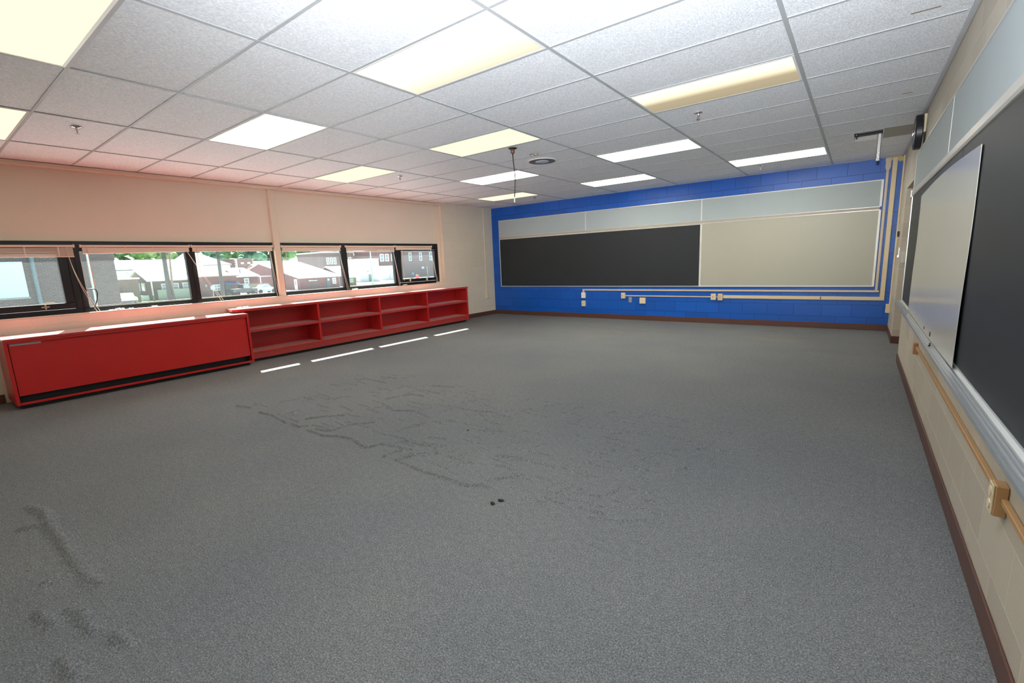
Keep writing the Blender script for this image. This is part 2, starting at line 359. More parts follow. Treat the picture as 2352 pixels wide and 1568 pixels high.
struct('trim_5', MB().box(XR-.028, XR-.001, YK+.01, YB-.001, H-.014, zc-.001, .002), P('grey_wall_angle', (.50, .51, .53), .5), 'grey angle where the ceiling meets the right wall')
struct('trim_8', MB().prism([(1.885, 2.636), (1.875, 2.600), (1.90, 2.585), (1.96, 2.592), (2.02, 2.600), (2.05, 2.560), (2.075, 2.575), (2.092, 2.545), (2.096, 2.636)], 1, YB-.0016, YB-.0006), P('bare_yellow_paint', (.62, .50, .16), .6), 'patch of bare yellow paint at the top corner of the blue wall')
struct('trim_7', MB().box(XW+.001, XR-.03, YB-.018, YB-.001, H-.004, zc-.001), M_tee)

# ------------------------------------------------------------------ ceiling lights
LI = [((-1, -1), 'A', 'ceiling light with a dull patch along one side, nearest over the carpet ripples'), ((0, 2), 'B', 'ceiling light half dark and brownish, nearest the clock wall'),
 ((-3, -1), 'w', 'bright white ceiling light alone above the middle of the far left carpet'), ((-2, 2), 'y', 'ceiling light just in front of the dangling black cord'),
 ((-4, 2), 'y', 'ceiling light closest to the window panels, above the closed red cabinet end'), ((-1, 5), 'w', 'ceiling light beyond the speaker, level with the end of the dangling cord row'),
 ((-3, 5), 'w', 'ceiling light crossed by the middle of the dangling cord'), ((0, 8), 'w', 'ceiling light nearest the blue wall and the hanging white channel'),
 ((-2, 8), 'w', 'ceiling light near the blue wall, above the seam of the chalkboard'), ((-4, 8), 'y', 'ceiling light nearest the corner of blue and cream walls'),
 ((-2, -4), 'y', 'large warm ceiling light cut by the top left corner of the picture'), ((-4, -4), 'y', 'warm ceiling light cut by the left edge of the picture'), ((0, -4), 'l', 'ceiling light behind the viewpoint')]
mats = dict(A=M_lampA, B=M_lampB, w=M_lampw, l=M_lamp, y=M_lampy)
def ring(x0, x1, y0, y1, z0, z1, w):
    return MB().box(x0, x1, y0, y0+w, z0, z1).box(x0, x1, y1-w, y1, z0, z1).box(x0, x0+w, y0+w, y1-w, z0, z1).box(x1-w, x1, y0+w, y1-w, z0, z1)
for (i, j), k, lab in LI:
    x0, x1, y0, y1 = i*T4+.013, (i+1)*T4-.013, j*T2+.011, (j+1)*T2-.011
    t = thing('ceiling_light', lab, 'light', ((x0+x1)/2, (y0+y1)/2, H), 'fluorescent lights in the ceiling grid')
    part('frame', ring(x0, x1, y0, y1, H-.0025, zc-.0006, .016), M_white, t)
    part('diffuser', MB().box(x0+.016, x1-.016, y0+.016, y1-.016, H-.0012, zc-.0008), mats[k], t)

# ------------------------------------------------------------------ windows
ZF0, ZF1, XF, XG = .918, 1.775, -5.93, -5.972
WIN = [(-2.60, -1.345, 'sash'), (-1.345, -.115, 'fix'), (-.115, 1.054, 'fix'), (1.156, 2.345, 'fix'), (2.345, 3.545, 'fix'), (3.545, 4.724, 'sash')]
for n, (a, b, kind) in enumerate(WIN, 1):
    w = thing('window_%d' % n, ['first window, looking onto a pale panel in a brick wall', 'window onto the dark brick corner and a brown house', 'window onto a tan-roofed red house', 'window onto the red house with a sign', 'window onto a white building and a light pole', 'last small window before the blue wall, looking onto brick'][n-1], None, (XF, (a+b)/2, ZF0), None, 'structure')
    e = .055
    l = e if n in (2, 3, 5) else .03
    fr = MB(); zb = .055; zt = .125
    fr.box(XF-.07, XF, a, b, ZF0, ZF0+zb, .003).box(XF-.07, XF, a, b, ZF1-zt, ZF1-.001, .003)
    fr.box(XF-.07, XF, a, a+l, ZF0+zb, ZF1-zt, .003).box(XF-.07, XF, b-(.04 if n in (3, 6) else .065), b, ZF0+zb, ZF1-zt, .003)
    part('window_frame', fr, M_anod, w)
    i0, i1, z0, z1 = a+l, b-(.04 if n in (3, 6) else .065), ZF0+zb, ZF1-zt
    if kind == 'sash':
        s = ring(0, 1, 0, 1, 0, 1, .1); s.bm.free(); s = MB(); q = .075
        s.box(XF-.055, XF+.012, i0+.004, i1-.004, z0+.004, z0+q, .004).box(XF-.055, XF+.012, i0+.004, i1-.004, z1-.03, z1-.004, .004)
        s.box(XF-.055, XF+.012, i0+.004, i0+q+.01, z0+q, z1-.03, .004).box(XF-.055, XF+.012, i1-q-.01, i1-.004, z0+q, z1-.03, .004)
        sh = part('sash', s, M_anod, w)
        for yy in ((a+.92,) if n == 1 else (a+.30, a+.78)):
            part('latch', MB().box(XF+.012, XF+.022, yy-.035, yy+.035, z0+.035, z0+.05, .002).box(XF+.013, XF+.034, yy-.008, yy+.008, z0+.015, z0+.075, .003).box(XF+.014, XF+.024, yy-.02, yy+.085, z0+.078, z0+.09, .003), M_brass, sh)
        i0, i1, z0, z1 = i0+q+.01, i1-q-.01, z0+q, z1-.03
    part('pane', MB().box(XG-.003, XG+.003, i0-.003, i1+.003, z0-.003, z1+.003), M_glass, w)
    if kind == 'fix': part('glazing_bead', ring(0, 1, 0, 1, 0, 1, .1) and MB().box(XG+.004, XG+.012, i0, i1, z0, z0+.012).box(XG+.004, XG+.012, i0, i0+.010, z0+.012, z1), P('pale_gasket', (.62, .63, .60), .5), w)

# mini blinds pulled up
BL = [(-2.45, -1.335, 1.600, 1.585), (-1.275, -.128, 1.620, 1.640), (-.104, 1.035, 1.640, 1.645), (1.175, 2.262, 1.628, 1.640), (2.370, 3.488, 1.612, 1.612), (3.516, 4.515, 1.645, 1.650)]
XB0, XB1 = XF+.004, XF+.038
BLAB = ['raised peach blind at the far left with a droopy slat stack', 'raised peach blind over the window with the dark brick corner', 'raised peach blind left of the cream post', 'raised peach blind right of the cream post', 'sagging peach blind with gaps under its rail', 'short raised peach blind nearest the blue wall']
for n, (a, b, za, zb) in enumerate(BL):
    t = thing('mini_blind', BLAB[n], 'blind', ((XB0+XB1)/2, (a+b)/2, min(za, zb)), 'raised mini blinds in the windows')
    zh = 1.728
    part('headrail', MB().box(XB0, XB1, a, b, zh-.026, zh, .003), M_blind, t)
    for y in (a, b): part('end_bracket', MB().box(XB0-.002, XB1+.003, y-.008, y+.008, zh-.030, zh+.006, .003), M_blind, t)
    k = 13; sl = MB(); sag = .014 if n == 4 else .003
    for i in range(k):
        f = (i+.5)/k; segs = 8
        for s_ in range(segs):
            u0, u1 = s_/segs, (s_+1)/segs
            def zz(u): lo = za+(zb-za)*u; top = zh-.030-(sag*math.sin(math.pi*u)*(1 if n != 4 else -.2)); return lo+.012+(top-lo-.014)*f + (0 if n != 4 else .010*math.sin(6*u)*(1-f))
            y0, y1 = a+.012+(b-a-.024)*u0, a+.012+(b-a-.024)*u1
            sl.prism([(y0, zz(u0)), (y1, zz(u1)), (y1, zz(u1)+.0044), (y0, zz(u0)+.0044)], 0, XB0+.004+.003*(i % 2), XB1-.004+.002*((i*7) % 3))
    part('slat_stack', sl, M_blind, t)
    rl = MB()
    rl.prism([(a+.01, za), (b-.01, zb), (b-.01, zb+.012), (a+.01, za+.012)], 0, XB0+.004, XB1-.002); part('bottom_rail', rl, M_blind, t)
    if n not in (0,):
        L = .40 if n != 5 else .66
        part('tilt_wand', MB().tube([(XB1+.008, a+.055, zh-.02), (XB1+.010, a+.058, zh-.25), (XB1+.012, a+.062, zh-.35-L*.35)], .0035, 6) if n != 5 else MB().tube([(XB1+.006, a+.15, zh-.02), (XB1+.006, a+.155, 1.02)], .004, 6), M_wand if n in (1, 2) else M_cord, t)
    y = b-.07; c = MB()
    end = {0: (.16, .925), 1: (.36, .93), 2: (.03, .925), 3: (.10, .925), 4: (.09, .925), 5: (.13, .925)}[n]
    for q in (0, 1):
        pts = []
        for s_ in range(13):
            u = s_/12; z = zh-.02+(end[1]-zh+.02)*u; pts.append((XB1+.020+.012*u, y+(end[0]+.03*q)*(u**(1.9 if n == 0 else 1.1)), z))
        c.tube(pts, .0022, 6)
    part('pull_cord', c, M_cord, t)
    for k_ in range(4):
        yy = a+.14+(b-a-.28)*k_/3; part('ladder_tape', MB().box(XB1-.0015, XB1-.0005, yy-.006, yy+.006, max(za, zb)+.001, zh-.028), P('pale_tape', (.78, .66, .54), .6), t)

# black cable loop, bundles of cord and plaster bits on the sill
cp = []
for i in range(25):
    u = i/24; ang = math.pi*u
    cp.append((XF+.03, -1.305+.085*math.sin(ang)**.8*(1 if u < .999 else 1)+.035*u, 1.185-.02*0+(.055*math.sin(ang)) - .245*u**1.6))
tag(part('black_cable', MB().tube(cp, .006, 8), M_rubber, smooth=True), 'black cable looping out of the frame onto the sill by the second window', 'cable')
def clump(name, label, cat, c, rs, n, mat, group, sc=(1, 1, .6)):
    m = MB()
    for i in range(n): m.blob((c[0]+random.uniform(-.35, .35)*rs, c[1]+random.uniform(-1, 1)*rs, c[2]+random.uniform(.25, .55)*rs*.6), random.uniform(.25, .5)*rs, .25, 1, sc)
    return tag(part(name, m, mat), label, cat, group)
for y, lab in ((2.44, 'wad of blind cord on the sill below the middle mullion'), (3.64, 'wad of blind cord on the sill left of the last window'), (4.60, 'wad of blind cord in the corner of the last window')):
    m = MB()
    for q in range(5):
        r = .02+.005*q; m.tube([(XF+.055+r*.6*math.cos(a_), y+r*1.5*math.sin(a_)+.006*q, .923+.003*q+.004*math.sin(3*a_)) for a_ in np.linspace(0, 6.2, 22)], .003, 5)
    tag(part('cord_bundle', m, M_cord), lab, 'cord', 'bundles of cord on the sill')
for y, r, lab in ((-1.02, .03, 'largest heap of white plaster bits on the sill'), (-.90, .018, 'small white plaster bits beside the largest heap on the sill'), (-.66, .024, 'white plaster bits on the sill under the brown house view'), (-1.10, .016, 'white plaster crumbs beside the black cable')):
    clump('plaster_bits', lab, 'debris', (XF+.055, y, .917), r*1.4, 9, M_plaster, 'plaster bits on the sill')
clump('plaster_flakes', 'white plaster flakes on the left end of the open red bookcase', 'debris', (-5.60, .34, .8), .06, 10, M_plaster, None, (1, 1.4, .22))

# ------------------------------------------------------------------ red bookcase and closed red cabinet
bc = thing('bookcase', 'long low red bookcase with eight open bays under the windows', 'bookcase', (-5.63, 2.65, 0))
XK, XS = XW+.004, -5.44
part('top', MB().prism([(XK, .20), (XS-.05, .135), (XS, .20), (XS+.004, 5.11), (XK, 5.11)], 2, .765, .800), M_redtop, bc)
part('back_panel', MB().box(XK, XK+.012, .25, 5.08, .05, .764), M_red, bc)
for y in (.246, 5.064): part('end_panel', MB().box(XK+.013, XS, y, y+.036, .046, .764, .003), M_red, bc)
part('shelf', MB().box(XK+.013, XS+.002, .283, 5.063, .445, .484, .003), M_redshelf, bc)
part('shelf', MB().box(XK+.013, XS+.003, .283, 5.063, .128, .156, .003), M_redshelf, bc)
for y in (1.43, 2.66, 3.86):
    part('divider', MB().box(XK+.013, XS-.001, y-.018, y+.018, .485, .764, .002).box(XK+.013, XS-.001, y-.018, y+.018, .157, .444, .002), M_red, bc)
part('grille', MB().box(XS-.012, XS-.004, .283, 5.063, .046, .127), M_grille, bc, label='perforated red grille strip along the bottom')
part('toe_kick', MB().box(XK+.05, XS-.05, .30, 5.05, .001, .0455), M_black, bc, label='black recessed plinth')
cc = thing('cabinet', 'long closed red cabinet with a black slot along its foot, beside the bookcase', 'cabinet', (-5.55, -.95, 0))
XC = -5.244
part('top', MB().box(XK, XC+.004, -2.135, .244, .717, .745, .003), M_redtop, cc)
for y in (-2.135, .215): part('end_panel', MB().box(XK, XC, y, y+.028, .045, .716, .002), M_red, cc)
part('front_panel', MB().box(XC-.045, XC-.020, -2.100, .208, .142, .716), M_red, cc)
part('top_lip', MB().box(XC-.019, XC, -2.106, .214, .695, .716, .002), M_red, cc)
part('bottom_rail', MB().box(XC-.02, XC+.001, -2.106, .214, .046, .070, .002), M_red, cc)
part('slot_floor', MB().box(XC-.10, XC-.021, -2.106, .214, .046, .060), M_black, cc)
part('slot_back', MB().box(XC-.115, XC-.101, -2.106, .214, .046, .20), M_black, cc, label='black air slot')
part('toe_kick', MB().box(XK+.05, XC-.06, -2.10, .20, .001, .0455), M_black, cc, label='black recessed plinth')
part('label_strip', MB().box(XC-.0195, XC-.017, -2.09, -1.86, .672, .690), M_steel, cc, label='strip of bare grey metal')

# ------------------------------------------------------------------ boards on the blue wall
y0 = YB-.001
def frame_on_back(x0, x1, z0, z1, w, d): return MB().box(x0, x1, y0-d, y0, z0, z0+w, .002).box(x0, x1, y0-d, y0, z1-w, z1, .002).box(x0, x0+w, y0-d, y0, z0+w, z1-w, .002).box(x1-w, x1, y0-d, y0, z0+w, z1-w, .002)
XA, XM, XT, XE = -5.60, -.762, -3.185, 1.885
t = thing('chalkboard', 'long black chalkboard in an aluminium frame on the blue wall', 'chalkboard', ((XA+XM)/2, y0, .70))
part('panel', MB().box(XA+.016, XM-.010, y0-.012, y0, .716, 1.878), M_chalk, t); part('frame', frame_on_back(XA, XM-.001, .70, 1.879, .016, .022), M_aluframe, t)
t = thing('marker_board', 'large plain grey-beige board in a white frame on the blue wall', 'board', ((XE+XM)/2, y0, .69))
part('panel', MB().box(XM+.016, XE-.03, y0-.012, y0, .716, 1.878), M_greyboard, t); part('frame', MB().box(XM+.0, XE, y0-.022, y0, .70, .716, .002).box(XM, XM+.016, y0-.022, y0, .716, 1.879, .002).box(XE-.03, XE, y0-.024, y0, .716, 1.879, .003).box(XM, XE, y0-.022, y0, 1.870, 1.879, .001), M_white, t)
for a, b, lab in ((XA, XT, 'grey tackboard strip at the left end above the chalkboard'), (XT, XM, 'middle grey tackboard strip above the chalkboard'), (XM, XE, 'longest grey tackboard strip, above the grey-beige board')):
    t = thing('tackboard', lab, 'tackboard', ((a+b)/2, y0, 1.93), 'tackboard strips on the blue wall')
    part('panel', MB().box(a+.010, b-.010, y0-.014, y0, 1.931, 2.312), M_tack, t)
    part('frame', MB().box(a, b, y0-.022, y0, 2.312, 2.328, .002).box(a, a+.010, y0-.020, y0, 1.931, 2.312).box(b-(.028 if b == XE else .010), b, y0-.020, y0, 1.931, 2.312), M_white if b == XE else M_aluframe, t)
t = thing('map_rail', 'tan-faced rail running across the boards of the blue wall', 'rail', (-1.8, y0, 1.88))
part('rail', MB().box(XA, XE-.02, y0-.030, y0, 1.880, 1.886, .001).box(XA, XE-.02, y0-.030, y0, 1.924, 1.930, .001), M_aluframe, t); part('cork_strip', MB().box(XA+.001, XE-.021, y0-.024, y0-.001, 1.8865, 1.9235), M_cork, t)

# ------------------------------------------------------------------ raceways and outlet boxes
y0 = YB+.0006
def bx(n, mb, mat, lab, cat, group=None): return tag(part(n, mb, mat), lab, cat, group)
t = thing('surface_raceway', 'pinkish-beige raceway along the wall under the boards and up the right side', 'raceway', (-.6, y0, .612), 'raceways on the blue wall')
y0 = YB-.0006
part('channel', MB().box(-3.285, 1.952, y0-.018, y0, .612, .644, .003), M_racep, t); part('channel', MB().box(1.900, 1.934, y0-.018, y0, .645, 2.45, .003), M_racep, t)
part('boot', MB().prism([(1.885, 2.50), (1.900, 2.452), (1.934, 2.452), (1.949, 2.50), (1.949, 2.633), (1.885, 2.633)], 1, y0-.024, y0), M_racep, t); part('elbow', MB().box(-3.285, -3.235, y0-.020, y0, .572, .6115, .003), M_racep, t)
y0 = YB+.0006
t = thing('surface_raceway', 'widest beige raceway, from the six-jack box to the corner and up to the ceiling', 'raceway', (.9, y0, .485), 'raceways on the blue wall')
part('channel', MB().box(-.333, 2.026, y0-.022, y0, .484, .541, .003), M_race, t); part('channel', MB().box(1.968, 2.026, y0-.022, y0, .542, 2.633, .003), M_race, t); part('joint_clip', MB().box(1.186, 1.198, y0-.0235, y0-.0222, .49, .535), M_black, t)  # small black piece is a joint clip on the horizontal channel
bx('surface_raceway', MB().box(-2.262, -.545, y0-.014, y0, .497, .517, .003), M_race, 'thin beige raceway between two single-jack boxes', 'raceway', 'raceways on the blue wall')
def obox(n, x0, x1, z0, z1, d, mat, lab, cat, holes, hm, hs=.008):
    t = thing(n, lab, cat, ((x0+x1)/2, y0, z0), 'outlet and jack boxes on the blue wall')
    part('box', MB().box(x0, x1, y0-d, y0, z0, z1, .006, 2), mat, t)
    for hx, hz in holes: part('jack', MB().box(hx-hs, hx+hs, y0-d-.002, y0-d+.0005, hz-hs*.9, hz+hs*.9), hm, t)
    return t
obox('switch_box', -3.302, -3.206, .445, .5715, .045, M_white, 'white box at the left end of the pinkish raceway', 'box', [(-3.265, .505)], M_steel)
obox('jack_box', -3.300, -3.206, .262, .385, .04, M_ivory, 'lowest ivory box, under the white box', 'box', [(-3.262, .32)], M_rust, .006)
obox('jack_box', -2.350, -2.263, .450, .570, .045, M_ivory, 'ivory box with one red jack at the left end of the thin raceway', 'box', [(-2.318, .508)], M_red2)
obox('wall_plate', -2.195, -2.128, .368, .480, .006, P('grey_plate', (.36, .38, .38), .4, .3), 'flat grey metal wall plate', 'wall plate', [(-2.163, .422)], M_rust, .007)
q = obox('outlet_box', -1.945, -1.818, .349, .473, .04, M_ivory, 'square ivory box with four sockets', 'outlet', [], M_ivory)
for hx in (-1.913, -1.860):
    for hz in (.388, .436): part('socket', MB().cyl((hx, y0-.041, hz), 1, .018, .004, 20).box(hx-.008, hx-.005, y0-.0445, y0-.0432, hz-.002, hz+.009).box(hx+.005, hx+.008, y0-.0445, y0-.0432, hz-.002, hz+.009), P('ivory_socket', (.78, .70, .54), .35), q)
obox('jack_box', -.543, -.455, .452, .568, .045, M_ivory, 'ivory box with one jack at the right end of the thin raceway', 'box', [(-.505, .507)], M_rust)
obox('jack_box', -.420, -.336, .448, .568, .045, M_ivory, 'ivory box with six red jacks', 'box', [(x, z) for x in (-.397, -.372) for z in (.482, .505, .530)], M_red2, .006)
bx('raceway_stub', MB().box(-.454, -.421, y0-.014, y0, .497, .517, .003), M_race, 'short raceway stub joining the two boxes', 'raceway')
t = thing('conduit', 'thin cream conduit down the cream wall near the blue corner', 'conduit', (XW, 6.24, .43))
part('channel', MB().box(XW-.0006, XW+.016, 6.228, 6.252, .565, 2.635, .003), M_creamtrim, t); part('box', MB().box(XW-.0006, XW+.045, 6.195, 6.285, .43, .5645, .006), M_ivory, t)
t = thing('conduit', 'cream conduit down the right wall beside the blue corner', 'conduit', (XR, 6.36, .31))
part('channel', MB().box(XR-.018, XR+.0006, 6.36, 6.40, .445, 2.62, .003), M_race, t); part('box', MB().box(XR-.055, XR+.0006, 6.34, 6.42, .31, .4445, .006), M_race, t)

# ------------------------------------------------------------------ right wall: boards, tray, raceway, clock
x0 = XR-.001
for a, b, lab in ((1.62, 4.11, 'grey tackboard on the right wall, the end piece under the clock'), (-.82, 1.618, 'grey tackboard on the right wall, nearest the viewer'), (-3.26, -.822, 'grey tackboard on the right wall behind the viewpoint')):
    t = thing('tackboard', lab, 'tackboard', (x0, (a+b)/2, 1.91), 'tackboards on the right wall')
    part('panel', MB().box(x0-.013, x0, a+.006, b-.008, 1.913, 2.268), M_tack, t)
    part('frame', MB().box(x0-.018, x0, a, b, 2.268, 2.282, .001).box(x0-.0145, x0, a, a+.006, 1.913, 2.268).box(x0-.0145, x0, b-.008, b, 1.913, 2.268), M_aluframe, t)
t = thing('map_rail', 'pale rail between tackboards and chalkboard on the right wall', 'rail', (x0, .4, 1.85))
part('rail', MB().prism([(x0, 1.848), (x0-.020, 1.850), (x0-.026, 1.862), (x0-.026, 1.900), (x0-.020, 1.911), (x0, 1.911)], 1, -3.26, 4.12), P('pale_rail', (.56, .545, .52), .4, .2), t)
part('end_cap', MB().box(x0-.032, x0, 4.121, 4.135, 1.845, 1.915, .002).cyl((x0-.016, 4.131, 1.90), 0, .008, .03, 10), M_steel, t)
for a, b, lab in ((1.00, 4.10, 'black chalkboard on the right wall behind the white sheet'), (-1.438, .998, 'black chalkboard on the right wall, nearest the viewer'), (-3.26, -1.44, 'black chalkboard on the right wall behind the viewpoint')):
    t = thing('chalkboard', lab, 'chalkboard', (x0, (a+b)/2, .73), 'chalkboards on the right wall')
    part('panel', MB().box(x0-.012, x0, a+.001, b-.008, .728, 1.847), M_chalk, t)
    if b > 4: part('frame', MB().box(x0-.020, x0, b-.008, b, .728, 1.847, .001), M_aluframe, t)
t = thing('chalk_tray', 'long grooved aluminium chalk tray under the right chalkboard', 'tray', (x0, .4, .69))  # a chalk tray, its grooved profile follows
prof = [(x0, .69), (x0-.072, .69), (x0-.078, .700), (x0-.078, .716), (x0-.074, .716), (x0-.070, .706)]
for k in range(3): c_ = x0-.062+.014*k; prof += [(c_-.004, .706), (c_-.0015, .711), (c_+.0015, .711), (c_+.004, .706)]
prof += [(x0-.022, .706), (x0-.012, .716), (x0-.0125, .727), (x0, .727)]
part('tray', MB().prism(prof, 1, -3.26, 4.14), M_alu, t)
# white sheet leaning from the tray against the chalkboard, bowed
sh = MB(); nu, nv = 30, 16
def sheet(i, j, d):
    u, v = i/nu, j/nv; z = .7125+(1.775-.7125+.03*math.sin(math.pi*u)-.012*u)*v
    return (x0-.0175-.0085*(1-v)**1.5-.003*math.sin(math.pi*u)*(1-v)-.0018*math.sin(2.2*math.pi*v)-d, .385+2.62*u+.02*v, z)
for d in (0., .0025):
    g = [[sh.bm.verts.new(sheet(i, j, d)) for j in range(nv+1)] for i in range(nu+1)]
    for i in range(nu):
        for j in range(nv): sh.bm.faces.new((g[i][j], g[i+1][j], g[i+1][j+1], g[i][j+1])).smooth = True
rim = [(i, 0) for i in range(nu)]+[(nu, j) for j in range(nv)]+[(i, nv) for i in range(nu, 0, -1)]+[(0, j) for j in range(nv, 0, -1)]
ra = [sh.bm.verts.new(sheet(i, j, 0)) for i, j in rim]; rb = [sh.bm.verts.new(sheet(i, j, .0025)) for i, j in rim]
for k in range(len(rim)): q = (k+1) % len(rim); sh.bm.faces.new((ra[k], ra[q], rb[q], rb[k]))
ws = tag(part('whiteboard_sheet', sh, P('glossy_white_sheet', (.62, .61, .55), .2, var=.02)), 'bowed glossy white sheet leaning on the chalk tray', 'whiteboard')
for y, z, h, lab in ((1.28, .735, .018, 'larger black magnet on the white sheet'), (1.62, .735, .012, 'smaller black magnet on the white sheet')):
    bx('magnet', MB().box(x0-.0345, x0-.0245, y-.012, y+.012, z, z+h*1.6, .002), M_rubber, lab, 'magnet', 'magnets on the white sheet')
bx('chalk_stub', MB().tube([(x0-.055, 1.02, .7165), (x0-.045, 1.10, .7165)], .0055, 8), M_rubber, 'black stub lying in the chalk tray', 'stub')
bx('chalk_piece', MB().cyl((x0-.055, 2.6, .7165), 1, .0055, .03, 10), M_plaster, 'white chalk piece at the far end of the tray', 'chalk')
t = thing('surface_raceway', 'tan raceway with two boxes low on the right wall', 'raceway', (x0, .7, .45))
part('channel', MB().box(x0-.017, x0, -.633, 2.185, .494, .513, .002), M_tan, t); part('channel', MB().box(x0-.017, x0, YK+.05, -.695, .494, .513, .002), M_tan, t)
ob = part('outlet_box', MB().box(x0-.032, x0, -.694, -.634, .447, .552, .003), M_tan, t); part('cover_plate', MB().box(x0-.037, x0-.0325, -.692, -.636, .449, .550, .0015), M_ivory, ob, label='ivory outlet face')
for z in (.478, .522): part('socket', MB().cyl((x0-.038, -.664, z), 0, .016, .004, 20), P('ivory_socket', (.78, .70, .54), .35), ob)
part('end_box', MB().box(x0-.030, x0, 2.186, 2.245, .445, .535, .003), P('salmon_tan', (.50, .24, .12), .45), t)
t = thing('wall_clock', 'round black wall clock seen edge-on at the top of the right wall', 'clock', (XR, 3.70, 2.44)); cy, cz, cr = 3.70, 2.44, .165
part('case', MB().lathe((0, cy, cz), [(cr-.012, XR-.022), (cr, XR-.030), (cr, XR-.072), (cr-.006, XR-.082), (cr-.018, XR-.082), (cr-.018, XR-.070), (.01, XR-.069)], 0, 56), M_clockblack, t, smooth=False)
fa = part('dial', MB().cyl((XR-.0715, cy, cz), 0, cr-.019, .003, 48), M_white, t)
hd = MB()
for a_, L, w_ in ((.9, .075, .005), (2.4, .11, .0035)): hd.obox(Vector((XR-.0750, cy+math.cos(a_)*L/2, cz+math.sin(a_)*L/2)), Vector((1, 0, 0)), Vector((0, math.cos(a_), math.sin(a_))), Vector((0, -math.sin(a_), math.cos(a_))), .001, L/2, w_)
part('hand', hd, M_clockblack, fa)
for k in range(12):
    a_ = k*math.pi/6; tk = MB(); tk.obox(Vector((XR-.0735, cy+math.cos(a_)*.128, cz+math.sin(a_)*.128)), Vector((1, 0, 0)), Vector((0, math.cos(a_), math.sin(a_))), Vector((0, -math.sin(a_), math.cos(a_))), .0005, .010, .003); part('hour_mark', tk, M_clockblack, fa)
def crystal():
    m, t_, o = nt('clock_crystal'); g_ = N(t_, 'ShaderNodeBsdfGlossy'); g_.inputs[1].default_value = .06; tr = N(t_, 'ShaderNodeBsdfTransparent'); x = N(t_, 'ShaderNodeMixShader'); x.inputs[0].default_value = .22
    t_.links.new(tr.outputs[0], x.inputs[1]); t_.links.new(g_.outputs[0], x.inputs[2]); t_.links.new(x.outputs[0], o.inputs[0]); return m
part('crystal', MB().lathe((0, cy, cz), [(cr-.019, XR-.080), (cr-.03, XR-.090), (cr-.07, XR-.100), (.02, XR-.106), (.001, XR-.1065)], 0, 48), crystal(), t, smooth=True)
bx('junction_box', MB().box(XR-.021, XR+.0006, 3.60, 3.75, 2.42, 2.59, .003), M_ivory, 'ivory mounting box behind the wall clock', 'box')
bx('thermostat', MB().box(XR+.02, XR+.095, 5.355, 5.409, 1.10, 1.245, .004), P('offwhite_box', (.62, .60, .54), .4), 'off-white box on the doorway jamb', 'box')
t = thing('door_switch', 'small white and black switch on the right wall beside the blue corner', 'switch', (XR, 5.98, 1.45))
part('plate', MB().box(XR-.022, XR-.001, 5.98, 6.06, 1.455, 1.52, .002), M_white, t); part('knob', MB().box(XR-.026, XR-.001, 5.93, 5.975, 1.45, 1.525, .002), M_black, t)
bx('wall_bracket', MB().box(XR-.010, XR-.001, 5.62, 5.66, 1.19, 1.30, .001).box(XR-.022, XR-.001, 5.60, 5.68, 1.165, 1.20, .002), M_steel, 'small metal bracket on the right wall near the doorway', 'bracket')

# ------------------------------------------------------------------ ceiling items
def sprinkler(x, y, lab, group='sprinkler heads'):
    t = thing('sprinkler', lab, 'sprinkler', (x, y, H), group)
    part('escutcheon', MB().lathe((x, y, 0), [(.012, H-.001), (.040, H-.002), (.036, H-.007), (.014, H-.010), (.012, H-.012)], 2, 28), M_chrome, t, smooth=True)
    part('body', MB().cyl((x, y, H-.018), 2, .009, .016, 12).tube([(x-.012, y, H-.024), (x-.014, y, H-.040), (x-.004, y, H-.054)], .0025, 6).tube([(x+.012, y, H-.024), (x+.014, y, H-.040), (x+.004, y, H-.054)], .0025, 6).cyl((x, y, H-.025), 2, .014, .005, 12), M_chrome, t)
    part('bulb', MB().cyl((x, y, H-.040), 2, .003, .024, 8), M_red2, t); part('deflector', MB().lathe((x, y, 0), [(.004, H-.054), (.017, H-.058), (.017, H-.060), (.003, H-.060)], 2, 18), M_steel, t)
sprinkler(.345, 2.10, 'sprinkler head just beyond the half dark light'); sprinkler(-3.93, -1.52, 'sprinkler head beside the light at the left edge'); sprinkler(-3.905, 2.06, 'sprinkler head beside the light nearest the window panels'); sprinkler(-3.945, 5.72, 'farthest sprinkler head, in the corner of blue and cream walls'); sprinkler(.33, 5.67, 'sprinkler head close to the blue wall')
t = thing('dangling_cable', 'black cord dangling from a rusty canopy in the ceiling', 'cord', (-1.711, 1.919, H)); cx, cy2 = -1.711, 1.919
part('canopy', MB().lathe((cx, cy2, 0), [(.02, H-.001), (.052, H-.002), (.050, H-.008), (.025, H-.013)], 2, 28), M_clockblack, t, smooth=True)
part('strain_relief', MB().lathe((cx, cy2, 0), [(.026, H-.012), (.025, H-.045), (.021, H-.060), (.006, H-.062)], 2, 20), M_rust, t, smooth=True)
part('cord', MB().tube([(cx, cy2, H-.06), (cx+.004, cy2, H-.15), (cx+.018, cy2, H-.27), (cx+.022, cy2, H-.36), (cx+.014, cy2, H-.46), (cx+.002, cy2, H-.56)], .0058, 8), M_rubber, t, smooth=True)
part('plug', MB().cyl((cx+.002, cy2, H-.588), 2, .0065, .06, 10), M_white, t)
t = thing('ceiling_speaker', 'round grey speaker grille in the ceiling behind the cord', 'speaker', (-1.865, 2.80, H))
part('rim', MB().lathe((-1.865, 2.80, 0), [(.20, H-.001), (.195, H-.005), (.182, H-.007), (.178, H-.004)], 2, 48), M_white, t, smooth=True); part('baffle', MB().cyl((-1.865, 2.80, H-.0045), 2, .179, .005, 48), P('dark_grey_baffle', (.13, .13, .15), .5), t); part('grille', MB().lathe((-1.865, 2.80, 0), [(.095, H-.006), (.09, H-.012), (.05, H-.016), (.01, H-.017)], 2, 40), P('pale_grille', (.42, .44, .52), .5), t, smooth=True)
